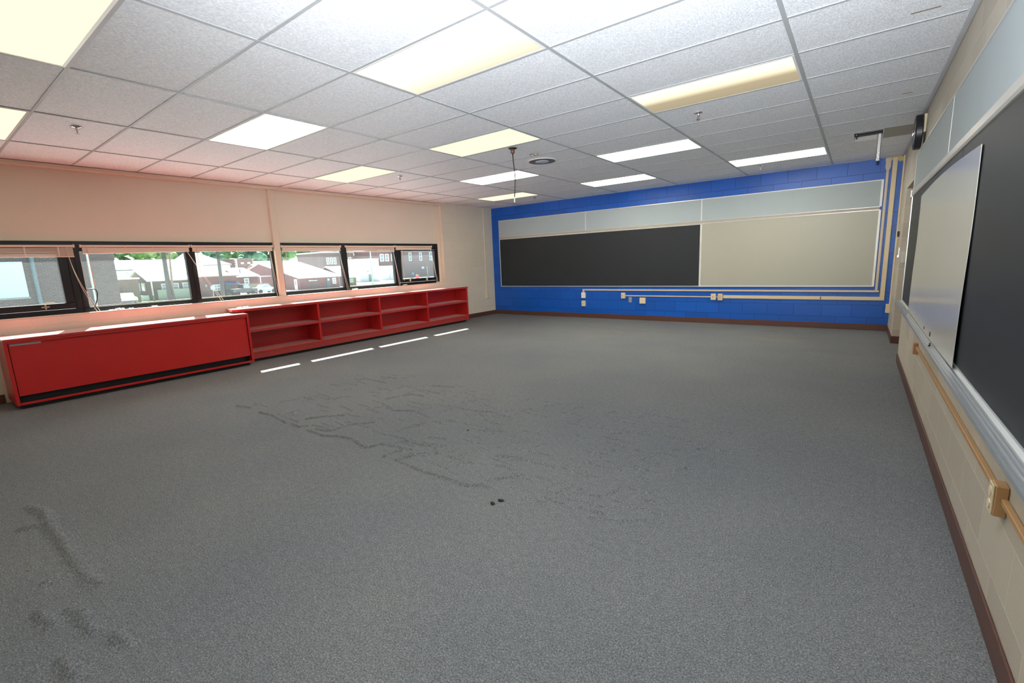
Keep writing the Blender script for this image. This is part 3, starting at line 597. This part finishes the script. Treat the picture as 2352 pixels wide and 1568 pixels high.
for k in range(4): part('screw', MB().cyl((-1.865+.15*math.cos(.8+k*1.57), 2.80+.15*math.sin(.8+k*1.57), H-.008), 2, .008, .004, 10), M_chrome, t)
t = thing('detector', 'small flat ceiling device between cord and speaker', 'detector', (-1.71, 2.375, H))
part('plate', MB().cyl((-1.71, 2.375, H-.004), 2, .055, .006, 28), M_steel, t)
for s_ in (-1, 1): part('lens', MB().cyl((-1.71+.025*s_, 2.375, H-.009), 2, .018, .006, 16), M_ivory, t)
# opened ceiling strip with a dangling channel
s0, s1, s2, s3 = slot
t = thing('ceiling_fixture', 'opened ceiling slot with white edges and a dangling white metal channel', 'fixture', (1.65, 4.6, H))
part('recess', MB().box(s0-.01, s1+.01, s2-.012, s2, H+.022, H+.11).box(s0-.01, s1+.01, s3, s3+.012, H+.022, H+.11).box(s0-.012, s0, s2, s3, H+.022, H+.11).box(s1, s1+.012, s2, s3, H+.022, H+.11).box(s0-.012, s1+.012, s2-.012, s3+.012, H+.11, H+.12), M_black, t)
part('ledge', MB().prism([(s3-.115, H+.030), (s3-.002, H-.003), (s3-.002, H+.002), (s3-.105, H+.035)], 0, s0+.002, s1-.002), M_white, t); part('coil', MB().box(s0+.03, s1-.01, s2+.16, s2+.26, H+.04, H+.08).tube([(s0+.02, s2+.12, H+.01), (s0+.03, s2+.25, H+.03), (s0+.02, s3-.14, H+.01)], .010, 6), P('dark_mechanism', (.03, .032, .045), .4, .4), t)
ch = MB(); ch.box(1.738, 1.774, 4.555, 4.561, 2.335, 2.640).box(1.738, 1.742, 4.555, 4.585, 2.345, 2.640).box(1.770, 1.774, 4.555, 4.585, 2.345, 2.640).box(1.750, 1.762, 4.550, 4.556, 2.36, 2.63)
hb = part('channel', ch, M_white, t)
for k in range(4): part('bolt', MB().cyl((1.748+.012*(k % 2), 4.551, 2.350+.025*k), 1, .006, .008, 10), M_chrome, hb)
part('hook', MB().box(1.742, 1.768, 4.553, 4.583, 2.318, 2.336, .003), M_black, hb)
bx('ceiling_panel', MB().box(1.79, XR-.03, 4.285, 4.862, H-.0012, H+.0035), M_khaki, 'plain khaki-grey panel in the ceiling beside the clock', 'panel')
t = bx('ceiling_slit', MB().box(1.80, 1.93, 1.052, 1.064, H+.0015, H+.0038), P('slit_brown', (.20, .17, .12), .7), 'long thin slit in the ceiling nearest the top edge', 'slit', 'slits in the ceiling tiles')
bx('ceiling_slit', MB().box(1.862, 1.932, 2.879, 2.889, H+.0015, H+.0038), MATS['slit_brown'], 'short thin slit in the ceiling before the clock', 'slit', 'slits in the ceiling tiles')
bx('hanging_paint_strip', MB().tube([(-5.80, 1.16, H-.03), (-5.70, 1.21, H-.028), (-5.62, 1.19, H-.006)], .006, 6).tube([(-5.70, 1.21, H-.028), (-5.66, 1.27, H-.030)], .005, 6), M_creamtrim, 'curl of peeling trim at the ceiling above the cream post', 'trim scrap')

# ------------------------------------------------------------------ crumbs on the carpet
for x, y, r, lab in ((.123, -.915, .012, 'roundish dark crumb, nearer of the pair on the carpet'), (.134, -.865, .011, 'elongated dark crumb, farther of the pair on the carpet'), (-.762, -.138, .008, 'lone dark crumb among the carpet ripples')):
    m = MB().blob((x, y, r*.62), r, .3, 2, (1, .9, .6))
    if r == .011: m.blob((x+.014, y+.008, r*.5), r*.7, .3, 2, (1.3, .8, .6))
    tag(part('crumb', m, M_crumb), lab, 'debris', 'dark crumbs on the carpet')
lf = MB(); pts = []
for i in range(9): u = i/8; pts.append((u, math.sin(math.pi*u)*.30))
vs = [lf.bm.verts.new((-1.362+.030*u, -2.556+.012*u+.014*w*.6, .004+.004*math.sin(4*u))) for u, w in pts] + [lf.bm.verts.new((-1.362+.030*u, -2.556+.012*u-.014*w*.6, .003+.003*u)) for u, w in pts[::-1][1:-1]]
lf.bm.faces.new(vs); lfo = tag(part('dry_leaf', lf, M_leaf), 'small tan dry leaf on the carpet at lower left', 'leaf'); lm = lfo.modifiers.new('t', 'SOLIDIFY'); lm.thickness = .0012

# ------------------------------------------------------------------ outside, seen through the windows (street level 2.4 m below the floor)
ZG = -2.4
def vmat(name, col, rough=.8, metal=0., **k): return P(name, col, rough, metal, **k)
M_conc = vmat('pale_pavement', (.42, .43, .42), var=.1, vscale=.2)
M_grass = vmat('grass_green', (.14, .30, .05), .9, var=.25, vscale=.8)
M_bricko = blocks('dark_brick', (.072, .058, .054), (.13, .122, .118), 1, rough=.85, w=.23, h=.078, ms=.012, bs=.2, vary=.2)
M_brickr = vmat('red_brick_far', (.15, .085, .083), var=.12, vscale=.6)
M_brickg = vmat('greyish_brick_far', (.17, .135, .13), var=.12, vscale=.4)
M_brown = vmat('brown_brick_far', (.115, .085, .07), var=.12, vscale=.8)
M_redb = vmat('barn_red_boards', (.155, .062, .066), var=.12, vscale=.7)
M_roofw = vmat('pale_roof', (.62, .64, .62), .6, var=.04, vscale=.3)
M_rooft = vmat('tan_roof', (.22, .175, .115), var=.12, vscale=.6)
M_roofg = vmat('grey_shingle_roof', (.095, .10, .108), var=.1, vscale=.5)
M_roofr = vmat('brownish_metal_roof', (.24, .155, .14), .6, var=.08, vscale=.4)
M_sidew = vmat('white_siding', (.80, .82, .80), .6, var=.04, vscale=.3)
M_sideg = vmat('pale_green_siding', (.50, .62, .58), .6, var=.05)
M_mint = vmat('mint_panel', (.52, .92, .72), .5, var=.04, vscale=.4)
M_teal = vmat('teal_pipe', (.09, .17, .19), .5)
M_wpane = vmat('far_window_pane', (.22, .30, .32), .15, spec=.6)
M_pale = vmat('pale_window_trim', (.78, .80, .78), .6)
M_tealdoor = vmat('teal_door', (.045, .12, .14), .6)
M_awnb = vmat('blue_awning', (.05, .12, .22), .6)
M_pole = vmat('grey_wood_pole', (.045, .045, .045), .85, var=.2, vscale=1)
M_fence = vmat('grey_fence', (.27, .31, .30), .85, var=.1)
M_tyre = vmat('tyre', (.02, .02, .02), .8)
def ext_struct(n, mb, mat, label): return tag(part(n, mb, mat), label, None, None, 'structure')
ext_struct('ground', MB().box(-260, XW-.35, -60, 220, ZG-.2, ZG), M_conc, 'pale street level outside the windows')
ext_struct('lawn', MB().box(-96, -78.5, 18.2, 25.9, ZG, ZG+.03).box(-93, -76.5, 53.2, 72, ZG, ZG+.03).box(-81.9, -78, 26, 31, ZG, ZG+.03), M_grass, 'green lawns between the houses outside')
def win_x(par, x, ys, zs, w, h, frame=.16, name='window', mat=None, pm=None):
    """windows on a wall facing the room (+X): y and z are their lower left corners"""
    for y in ys:
        f = part(name, MB().box(x+.002, x+.07, y, y+w, zs, zs+frame).box(x+.002, x+.07, y, y+w, zs+h-frame, zs+h).box(x+.002, x+.07, y, y+frame, zs+frame, zs+h-frame).box(x+.002, x+.07, y+w-frame, y+w, zs+frame, zs+h-frame).box(x+.002, x+.06, y+frame, y+w-frame, zs+h*.5-.05, zs+h*.5+.05), mat or M_pale, par)
        part('pane', MB().box(x+.003, x+.02, y+frame, y+w-frame, zs+frame, zs+h-frame), pm or M_wpane, f)
def flat_building(name, label, x0, x1, y0, y1, z1, mat, cap=None, group=None, capm=None):
    t = thing(name, label, 'building', ((x0+x1)/2, (y0+y1)/2, ZG), group)
    part('wall', MB().box(x0, x1, y0, y1, ZG, z1), mat, t)
    if cap: part('parapet', MB().box(x0-.1, x1+.15, y0-.15, y1+.15, z1+.001, z1+cap), capm or M_pale, t)
    return t
def gable_house(name, label, x0, x1, y0, y1, ze, zr, wm, rm, xr=None, over=.3, hip=(0, 0), cat='house', group=None):
    """x1 front wall (towards the room), x0 back wall, ridge along y"""
    xr = (x0+x1)/2 if xr is None else xr
    t = thing(name, label, cat, ((x0+x1)/2, (y0+y1)/2, ZG), group)
    w = MB(); w.prism([(x0, ZG), (x1, ZG), (x1, ze), (xr, zr-.12 if not hip[0] and not hip[1] else ze), (x0, ze)], 1, y0, y1); part('wall', w, wm, t)
    r = MB(); bm = r.bm; a, b = y0-over, y1+over
    v = [bm.verts.new(p) for p in ((x1+over, a, ze-.1), (x1+over, b, ze-.1), (xr, b-hip[1], zr), (xr, a+hip[0], zr), (x0-over, a, ze-.1), (x0-over, b, ze-.1))]
    u = [bm.verts.new(Vector(q.co)+Vector((0, 0, .16))) for q in v]
    for f in ((0, 1, 2, 3), (3, 2, 5, 4)): bm.faces.new([v[i] for i in f][::-1]); bm.faces.new([u[i] for i in f])
    for f in ((0, 3, 4), (1, 5, 2)):
        if hip[0 if f[0] == 0 else 1]: bm.faces.new([u[i] for i in f]); bm.faces.new([v[i] for i in f])
    for i, j in ((0, 1), (1, 2), (2, 5), (5, 4), (4, 3), (3, 0)): bm.faces.new((v[i], v[j], u[j], u[i]))
    part('roof', r, rm, t); return t
# near brick wing with a mint panel
t = thing('brick_building', 'dark brick building close outside the first two windows, with a mint panel', 'building', (-38, -3.5, ZG))
part('wall', MB().box(-44, -32, -12, 5.0, ZG, 7.5), M_bricko, t); part('panel', MB().box(-31.99, -31.93, -1.5, 1.37, .52, 2.28), M_mint, t, label='large pale mint panel'); part('panel_sill', MB().box(-31.99, -31.88, -1.6, 1.42, .44, .515), M_fence, t)
part('downpipe', MB().cyl((-31.9, 1.72, 2.5), 2, .085, 9.8, 12), M_teal, t); part('downpipe', MB().cyl((-31.92, 3.87, 2.5), 2, .05, 9.8, 10), M_sideg, t)
# brown brick house and its flat garage
t = flat_building('garage', 'flat brown brick garage with a white fascia behind the parked white car', -90, -82, 13, 18.75, .98, M_brown, .17)
part('fascia', MB().box(-81.84, -81.72, 12.9, 18.9, .95, 1.15), M_sidew, t)
t = gable_house('brown_house', 'brown brick house with a big pale roof, behind the leaning dark pole', -94, -84, 20.5, 25.6, .55, 2.25, M_brown, M_roofw)
for i, x in enumerate((-91.2, -88.9, -86.6)):
    f = part('window', MB().box(x-.75, x+.75, 20.42, 20.498, -1.0, .25), M_pale, t); part('pane', MB().box(x-.6, x+.6, 20.40, 20.419, -.88, .14), M_wpane, f)
part('downspout', MB().cyl((-83.75, 20.75, -.95), 2, .10, 2.8, 10), M_sidew, t); win_x(t, -84, (22.0, 23.3, 24.8), -.95, 1.0, 1.0, .12)
t = thing('fence', 'grey privacy fence on the lawn beside the dark pole', 'fence', (-82.5, 24, ZG))
part('panel', MB().box(-82.56, -82.5, 21.0, 25.9, ZG+.05, -.82), M_fence, t)
for i in range(3): part('post', MB().box(-82.64, -82.565, 21.05+2*i, 21.15+2*i, ZG, -.78), M_fence, t)
gable_house('long_building', 'long building with a broad white roof behind the brown house', -121, -106, 20, 35.8, 2.75, 4.35, M_sidew, M_roofw, cat='building')
t = gable_house('dormer_house', 'pale green house with a paired window behind the garage', -103, -98, 18.5, 23.1, 2.45, 3.15, M_sideg, M_roofg); win_x(t, -98, (21.2, 21.9), 1.45, .62, .75, .08)
t = gable_house('chimney_house', 'small white gable with a chimney above the long white roof', -128, -122, 22.5, 26.5, 4.2, 5.2, M_sidew, M_roofg); part('chimney', MB().box(-124.6, -123.9, 25.6, 26.2, 4.6, 6.3), M_brown, t)
# red houses
t = gable_house('red_house', 'dark red house with a tan hip roof, window and blue awning', -91, -82, 26.35, 32.1, .82, 2.05, M_redb, M_rooft, hip=(2.6, 2.6))
win_x(t, -82, (28.3,), -1.50, 1.15, 1.0, .09); part('mullion', MB().box(-81.94, -81.9, 28.83, 28.92, -1.4, -.6), M_pale, t)
part('door', MB().box(-81.99, -81.92, 30.25, 31.0, ZG+.02, -.55), M_tealdoor, t)
part('awning', MB().prism([(-81.98, -.10), (-81.98, -.20), (-80.7, -.62), (-80.7, -.55)], 1, 29.9, 32.0), M_awnb, t); part('meter_box', MB().box(-81.98, -81.8, 27.2, 27.45, -.78, -.42), M_fence, t)
gable_house('white_roofed_house', 'broad white roof behind the tan-roofed red house', -104, -92, 26.8, 34.6, 1.2, 2.45, M_redb, M_roofw, hip=(0, 2.5))
t = gable_house('red_cottage', 'red cottage with a white roof and a white window behind the wooden fence', -97, -90, 35.4, 39.2, .50, 2.0, M_redb, M_roofw, hip=(0, 1.2)); win_x(t, -90, (36.65,), -1.0, .85, 1.15, .16)
part('vent', MB().cyl((-91.8, 36.9, 1.62), 2, .16, .7, 14), M_fence, t); part('porch_post', MB().box(-89.3, -89.15, 39.2, 39.35, ZG, .4), M_sidew, t); part('porch_roof', MB().box(-90, -88.9, 38.95, 41.2, .30, .42), M_roofw, t)
t = thing('fence', 'weathered wooden fence in front of the red cottage', 'fence', (-87, 37, ZG)); part('panel', MB().box(-87.05, -87, 34.7, 39.6, ZG+.03, -.85), vmat('weathered_wood', (.20, .19, .155), .9, var=.2), t)
for i in range(3): part('post', MB().box(-87.14, -87.06, 34.8+2.2*i, 34.9+2.2*i, ZG, -.8), MATS['weathered_wood'], t)
gable_house('grey_roofed_house', 'house with a tall grey shingle roof rising behind the red houses', -129, -115, 36.5, 44.8, 3.15, 6.0, M_sidew, M_roofg, hip=(2.0, 4.2))
t = flat_building('brick_block', 'distant dark brick block with white quoins against the trees', -150, -140, 56.3, 61.4, 4.95, M_brickr, .2, capm=M_brickg)
for y in (56.32, 61.08):
    for k in range(6): part('quoin', MB().box(-139.99, -139.93, y, y+.30, 1.6+.6*k, 1.9+.6*k), M_pale, t)
win_x(t, -140, (57.9, 59.7), 3.6, .8, .5, .1); part('wing', MB().box(-150, -141, 53.4, 56.28, ZG, 4.4), M_brickr, t)
gable_house('low_building', 'low building with a brownish metal roof right of the brick block', -124, -112, 51, 62, .2, 3.0, M_brickr, M_roofr, cat='building')
gable_house('metal_shed', 'long pale metal-roofed shed below the trees', -160, -148, 66, 93, 1.5, 4.4, M_sidew, vmat('pale_metal_roof', (.40, .46, .48), .5), cat='shed')
t = gable_house('sign_building', 'long red building with a huge pale roof and a dark sign', -110, -82, 43.0, 51.4, -.22, 2.85, M_redb, M_roofw, xr=-97, cat='building')
sg = part('sign_plate', MB().box(-81.99, -81.93, 44.55, 46.75, -.98, -.62, .03).box(-81.99, -81.93, 44.65, 46.85, -1.85, -1.55, .03), vmat('sign_dark', (.05, .085, .09), .6), t)
lt = MB(); rr = random.Random(5); y = 44.75
while y < 46.55:
    w_ = rr.uniform(.06, .16); lt.box(-81.925, -81.915, y, y+w_, -.90, -.90+rr.uniform(.12, .22)); y += w_+.07
part('faded_lettering', lt, M_pale, sg)
sc_ = MB(); sc_.tube([(-81.95, 44.6+.11*i, -1.24+.14*math.sin(2.3*i)-.012*i) for i in range(20)], .03, 5); part('script_line', sc_, vmat('faded_red_script', (.42, .16, .14), .6), sg)
part('door', MB().box(-81.99, -81.92, 48.45, 49.2, ZG+.02, -.55), M_tealdoor, t); win_x(t, -81.95, (48.68,), -.98, .34, .36, .05); win_x(t, -82, (49.75,), -1.68, .75, 1.15, .14)
wd = part('white_door', MB().box(-83.9, -82.9, 42.93, 42.995, ZG+.02, -.42), M_sidew, t); part('pane', MB().box(-83.65, -83.15, 42.91, 42.929, -1.5, -.7), M_wpane, wd); part('pipe', MB().cyl((-81.9, 51.2, -1.3), 2, .06, 2.1, 8), M_fence, t)
t = gable_house('porch_house', 'small red house with a striped awning, left of the white building', -95, -84, 53.2, 56.6, -.25, 1.6, M_redb, M_roofw, over=.25)
f = part('window', MB().box(-83.99, -83.92, 54.75, 56.0, -1.95, -.75), M_tealdoor, t); part('pane', MB().box(-83.915, -83.90, 54.9, 55.85, -1.8, -.9), M_wpane, f)
part('awning', MB().prism([(-83.98, -.28), (-83.98, -.35), (-82.9, -.72), (-82.9, -.66)], 1, 54.4, 56.5), M_sidew, t)
# two-storey brick row, white buildings
t = flat_building('brick_row', 'wide greyish brick row with a white cornice beyond the white building', -136, -122, 72.6, 91.8, 5.85, M_brickg, .35)
win_x(t, -122, (73.6, 74.75, 75.9), 2.5, .85, 1.95, .2); win_x(t, -122, (80.9, 84.4, 87.4, 90.4), 2.5, .95, 2.0, .2)
part('vent_arch', MB().lathe((-121.95, 83.2, 5.2), [(.5, -.03), (.5, .05), (.3, .05)], 0, 20), M_pale, t)
t = flat_building('brick_store', 'brick store with paired white windows behind the low white building', -121, -110, 82.4, 92, 6.0, M_brickr, .3); win_x(t, -110, (83.3, 85.1, 87.3, 89.1), 2.75, 1.35, 2.15, .22)
t = flat_building('white_building', 'tall plain white building with one dark door behind the light pole', -108, -100, 69, 75, 3.38, M_sidew, .06, capm=M_sidew)
part('door', MB().box(-99.99, -99.93, 71.55, 72.3, ZG+.02, -.55), M_fence, t); part('wall_lamp', MB().box(-99.99, -99.85, 71.3, 71.5, .1, .3), M_teal, t)
t = flat_building('white_garage', 'low white building right of the tall white one', -109, -102, 76.8, 84, 1.38, M_sidew, .06, capm=M_sidew); win_x(t, -102, (79.5, 80.7, 82), -1.9, .8, 1.7, .08, pm=M_sideg)
t = flat_building('corner_brick_building', 'faded brick wall with a row of narrow tall windows outside the last window', -121, -112, 92.4, 130, 8.5, vmat('faded_brick', (.20, .155, .145), .85, var=.14, vscale=.3), .3)
win_x(t, -112, (95.8, 100.2, 104.6, 109), 2.66, 1.14, 2.6, .18, pm=vmat('teal_pane', (.16, .30, .32), .15)); part('cooling_unit', MB().box(-111.99, -111.2, 100.3, 101.3, .05, .75, .04), M_sideg, t); part('downpipe', MB().cyl((-111.85, 103.1, -1.4), 2, .11, 4.2, 8), M_pale, t); part('painted_disc', MB().cyl((-111.96, 97.0, -1.35), 0, .48, .04, 20), vmat('pale_blue', (.25, .42, .50), .6), t)
# street furniture
def pole(label, x, y, z1, r, lean=(0, 0), mat=None, name='utility_pole', group=None):
    return thing(name, label, 'pole', (x, y, ZG), group), MB().tube([(x, y, ZG), (x+lean[0], y+lean[1], z1)], r, 12, r*.75)
t, m = pole('dark leaning utility pole in front of the brown house', -78.5, 21.25, 7.5, .34, (0, .1)); part('pole', m, M_pole, t); part('guy_post', MB().tube([(-78.2, 21.75, ZG), (-78.3, 21.45, .5)], .13, 8), M_pole, t); part('crossarm', MB().box(-78.6, -78.4, 20.2, 22.6, 6.6, 6.8), M_pole, t)
t, m = pole('thin pale utility pole beside the dark one', -80.5, 22.25, 7.2, .17, (0, .55)); part('pole', m, vmat('brown_pole', (.20, .15, .12), .8), t); part('crossarm', MB().box(-80.6, -80.4, 21.7, 23.8, 6.3, 6.45), M_pole, t)
t, m = pole('grey utility pole in front of the tan-roofed red house', -74.5, 26.75, 7.0, .26, (0, .15)); part('pole', m, M_pole, t); part('crossarm', MB().box(-74.6, -74.4, 25.8, 28.0, 6.2, 6.4), M_pole, t)
t, m = pole('pale steel light pole in front of the white building', -81, 58.5, 7.0, .16, (0, .1), name='light_pole'); part('pole', m, vmat('pale_steel', (.36, .42, .44), .5, .3), t); part('lamp_arm', MB().tube([(-81, 58.6, 6.8), (-80, 59.6, 7.3)], .06, 8).box(-80.2, -79.6, 59.4, 60.0, 7.2, 7.4), MATS['pale_steel'], t)
t = thing('street_lamp', 'double-armed street lamp before the distant brick block', 'lamp', (-112.5, 45.25, ZG)); part('pole', MB().tube([(-112.5, 45.25, ZG), (-112.5, 45.25, 4.4)], .10, 8), M_sidew, t); part('lamp_head', MB().box(-112.6, -112.3, 43.9, 44.8, 4.35, 4.5).tube([(-112.5, 44.8, 4.4), (-112.5, 45.25, 4.2)], .05, 6), M_sidew, t)
t = thing('stop_sign', 'red stop sign low outside the last window', 'sign', (-52, 45.2, ZG)); part('post', MB().cyl((-52, 45.2, -1.4), 2, .035, 2.0, 8), M_fence, t); part('plate', MB().cyl((-51.95, 45.2, -.46), 0, .38, .03, 8), vmat('sign_red', (.5, .03, .04), .5), t)
t = thing('street_sign', 'blue-grey street sign on a thin post before the red house window', 'sign', (-77.5, 26.6, ZG)); part('post', MB().cyl((-77.5, 26.6, -1.6), 2, .04, 1.6, 8), M_fence, t); part('plate', MB().box(-77.46, -77.43, 26.3, 26.95, -1.15, -.55, .01), vmat('sign_blue', (.22, .36, .45), .5), t)
tag(part('utility_box', MB().box(-84.2, -83.4, 19.2, 20.1, ZG+.03, -1.55, .03), M_sideg), 'pale green utility box on the lawn left of the fence', 'utility box')
tag(part('dumpster', MB().prism([(-88, ZG+.04), (-86.6, ZG+.04), (-86.4, -1.3), (-86.6, -1.0), (-88, -.95)], 1, 18.9, 20.4), M_teal), 'dark open bin at the foot of the brown house', 'bin')
tag(part('bollard', MB().cyl((-79.5, 19.57, -1.95), 2, .10, .9, 12), M_pole), 'short dark bollard on the edge of the lawn', 'bollard')
def car(label, x, y, L, Hc, body, pickup=False, endon=False):
    t = thing('car' if not pickup else 'pickup_truck', label, 'car' if not pickup else 'truck', (x, y, ZG)); w = .9
    pr = [(0, .32), (L, .32), (L, .75), (L*.97, .92), (L*.72, 1.0), (L*.60, Hc), (L*.34, Hc), (L*.22, 1.0), (0, .95)] if not pickup else [(0, .45), (L, .45), (L, .98), (L*.74, 1.05), (L*.66, Hc), (L*.42, Hc), (L*.40, 1.08), (0, 1.08)]
    gl = [(L*.69, 1.03), (L*.585, Hc-.08), (L*.355, Hc-.08), (L*.25, 1.03)] if not pickup else [(L*.715, 1.08), (L*.645, Hc-.08), (L*.44, Hc-.08), (L*.43, 1.12)]
    ax = 0 if not endon else 1
    def pl(pts): return [((y+p[0] if not endon else x+p[0]-L), ZG+p[1]) for p in pts]
    c0 = x if not endon else y
    part('body', MB().prism(pl(pr), ax, c0-w, c0+w), body, t); part('side_windows', MB().prism(pl(gl), ax, c0-w-.01, c0+w+.01), M_wpane, t)
    if endon: part('windscreen', MB().prism([(x-L*.395, ZG+1.03), (x-L*.30, ZG+1.03), (x-L*.385, ZG+Hc-.06)], 1, y-w+.1, y+w-.1), M_wpane, t)
    for q in (.19, .80):
        for s_ in (-1, 1):
            c = (x+s_*(w-.08), y+L*q, ZG+.33) if not endon else (x-L+L*q, y+s_*(w-.08), ZG+.33); part('wheel', MB().cyl(c, 0 if not endon else 1, .33, .22, 20), M_tyre, t)
    if endon:
        for s_ in (-1, 1): part('headlight', MB().box(x-.03, x+.02, y+s_*.68-.16, y+s_*.68+.16, ZG+.62, ZG+.78), vmat('amber_lens', (.7, .35, .1), .3), t)
        part('bumper', MB().box(x-.02, x+.08, y-.88, y+.88, ZG+.34, ZG+.52), vmat('dark_bumper', (.04, .06, .07), .5), t)
    return t
car('white car parked nose-on beside the dark brick corner', -77.2, 16.25, 4.4, 1.5, vmat('car_white', (.75, .80, .80), .3), endon=True)
car('dark pickup truck parked before the red houses', -79.5, 29.9, 3.8, 1.75, vmat('truck_dark', (.03, .045, .05), .3), pickup=True)
car('light blue car parked beside the dark pickup truck', -80.5, 33.95, 3.6, 1.45, vmat('car_pale_blue', (.45, .58, .60), .3))
# wooded slope
M_leaf_t = []
for k, (c1, c2) in enumerate((((.06, .16, .07), (.20, .38, .13)), ((.10, .23, .08), (.32, .50, .16)), ((.05, .14, .09), (.15, .30, .17)))):
    m, tt, o = nt('tree_leaves_%d' % k); b = bsdf(tt, o, c1, .9, 0, .2); f = ramp(tt, noise(tt, 1.1, 5, .75, geo(tt)), [(.38, c1), (.62, c2)]); tt.links.new(f, b.inputs['Base Color']); bump(tt, b, noise(tt, 1.6, 4, .7, geo(tt)), 1., .6); M_leaf_t.append(m)
M_bark = vmat('bark', (.10, .075, .055), .9)
protos = []
for k in range(3):
    t = thing('tree', 'leafy green tree on the wooded slope beyond the roofs', 'tree', (0, 0, 0), 'trees on the wooded slope')
    m = MB(); rr = random.Random(20+k)
    for i in range(34):
        a_ = rr.uniform(0, 6.28); q = rr.uniform(0, 1)**.6; zz = rr.uniform(3.0, 13); R = 4.6*(1-((zz-7.5)/7.5)**2)**.5 if abs(zz-7.5) < 7.5 else 1
        m.blob((R*q*math.cos(a_), R*q*math.sin(a_), zz), rr.uniform(1.0, 2.0), .10, 3, (1, 1, .85))
    part('crown', m, M_leaf_t[k], t, smooth=True); part('trunk', MB().tube([(0, 0, 0), (.2, 0, 4), (0, .1, 8)], .35, 8, .2), M_bark, t); protos.append(t)
rr = random.Random(9); n = 0
for row, x in enumerate((-172, -184)):
    y = 36+row*6.5
    while y < 128:
        k = rr.randrange(3); sc = rr.uniform(.88, 1.0)*(1+.25*row); loc = (x+rr.uniform(-.5, .5), y, ZG)
        if n < 3: protos[n].location = loc; protos[n].scale = (sc, sc, sc)
        else: dup(protos[k], loc, None, (sc, sc, sc), rr.uniform(0, 6))
        n += 1; y += rr.uniform(12.3, 13.5)*(1+.2*row)
hm = MB(); hm.prism([(-168, ZG-.1), (-250, ZG-.1), (-250, 16), (-215, 14)], 1, -20, 240); ext_struct('hill', hm, M_leaf_t[0], 'wooded hillside behind the trees')


# ------------------------------------------------------------------ light
sun = bpy.data.lights.new('sun', 'SUN'); sun.energy = 40; sun.angle = .0093; sun.color = (1, .96, .90)
so = bpy.data.objects.new('sun', sun); COL.objects.link(so); so.rotation_euler = Vector((.8875, -.28, -1)).to_track_quat('-Z', 'Y').to_euler(); so.location = (-12, 5, 15)
W = bpy.data.worlds.new('sky'); S.world = W; W.use_nodes = True; wt = W.node_tree; bgd = wt.nodes['Background']
sk = wt.nodes.new('ShaderNodeTexSky'); sk.sky_type = 'NISHITA'; sk.sun_disc = False; sk.sun_elevation = math.radians(51); sk.sun_rotation = math.radians(-72); sk.dust_density = 2.5; sk.altitude = 200
wt.links.new(sk.outputs[0], bgd.inputs[0]); bgd.inputs[1].default_value = .28
# the photographer's flash, tilted up to bounce off the ceiling
fl = bpy.data.lights.new('camera_flash', 'SPOT'); fl.energy = 1120; fl.color = (.92, .965, 1); fl.spot_size = math.radians(106); fl.spot_blend = 1.; fl.shadow_soft_size = .035
fobj = bpy.data.objects.new('camera_flash', fl); COL.objects.link(fobj); fobj.location = (1.63, -2.74, 1.50); fobj.rotation_euler = Vector((-.46, .88, .54)).to_track_quat('-Z', 'Y').to_euler()

# ------------------------------------------------------------------ camera
yaw, pit, rol = -.646071256, -.173223470, -.0405584229
cyw, syw, cp_, sp_ = math.cos(yaw), math.sin(yaw), math.cos(pit), math.sin(pit)
f_ = Vector((syw*cp_, cyw*cp_, sp_)); r_ = Vector((cyw, -syw, 0)); u_ = r_.cross(f_)
r2 = r_*math.cos(rol)+u_*math.sin(rol); u2 = -r_*math.sin(rol)+u_*math.cos(rol)
cam = bpy.data.cameras.new('camera'); co = bpy.data.objects.new('camera', cam); COL.objects.link(co)
M = Matrix((r2, u2, -f_)).transposed().to_4x4(); M.translation = Vector((1.65870320, -2.71271511, H-1.31193258)); co.matrix_world = M
cam.sensor_width = 36; cam.sensor_fit = 'HORIZONTAL'; cam.lens = 1053.86549*36/2352; cam.clip_start = .02; cam.clip_end = 800
S.camera = co
S.view_settings.view_transform = 'Standard'; S.view_settings.look = 'None'; S.view_settings.gamma = 1; S.view_settings.use_curve_mapping = False; S.view_settings.exposure = .30
S.cycles.use_denoising = True; S.cycles.max_bounces = 10; S.cycles.diffuse_bounces = 6; S.cycles.transparent_max_bounces = 12; S.cycles.sample_clamp_indirect = 8
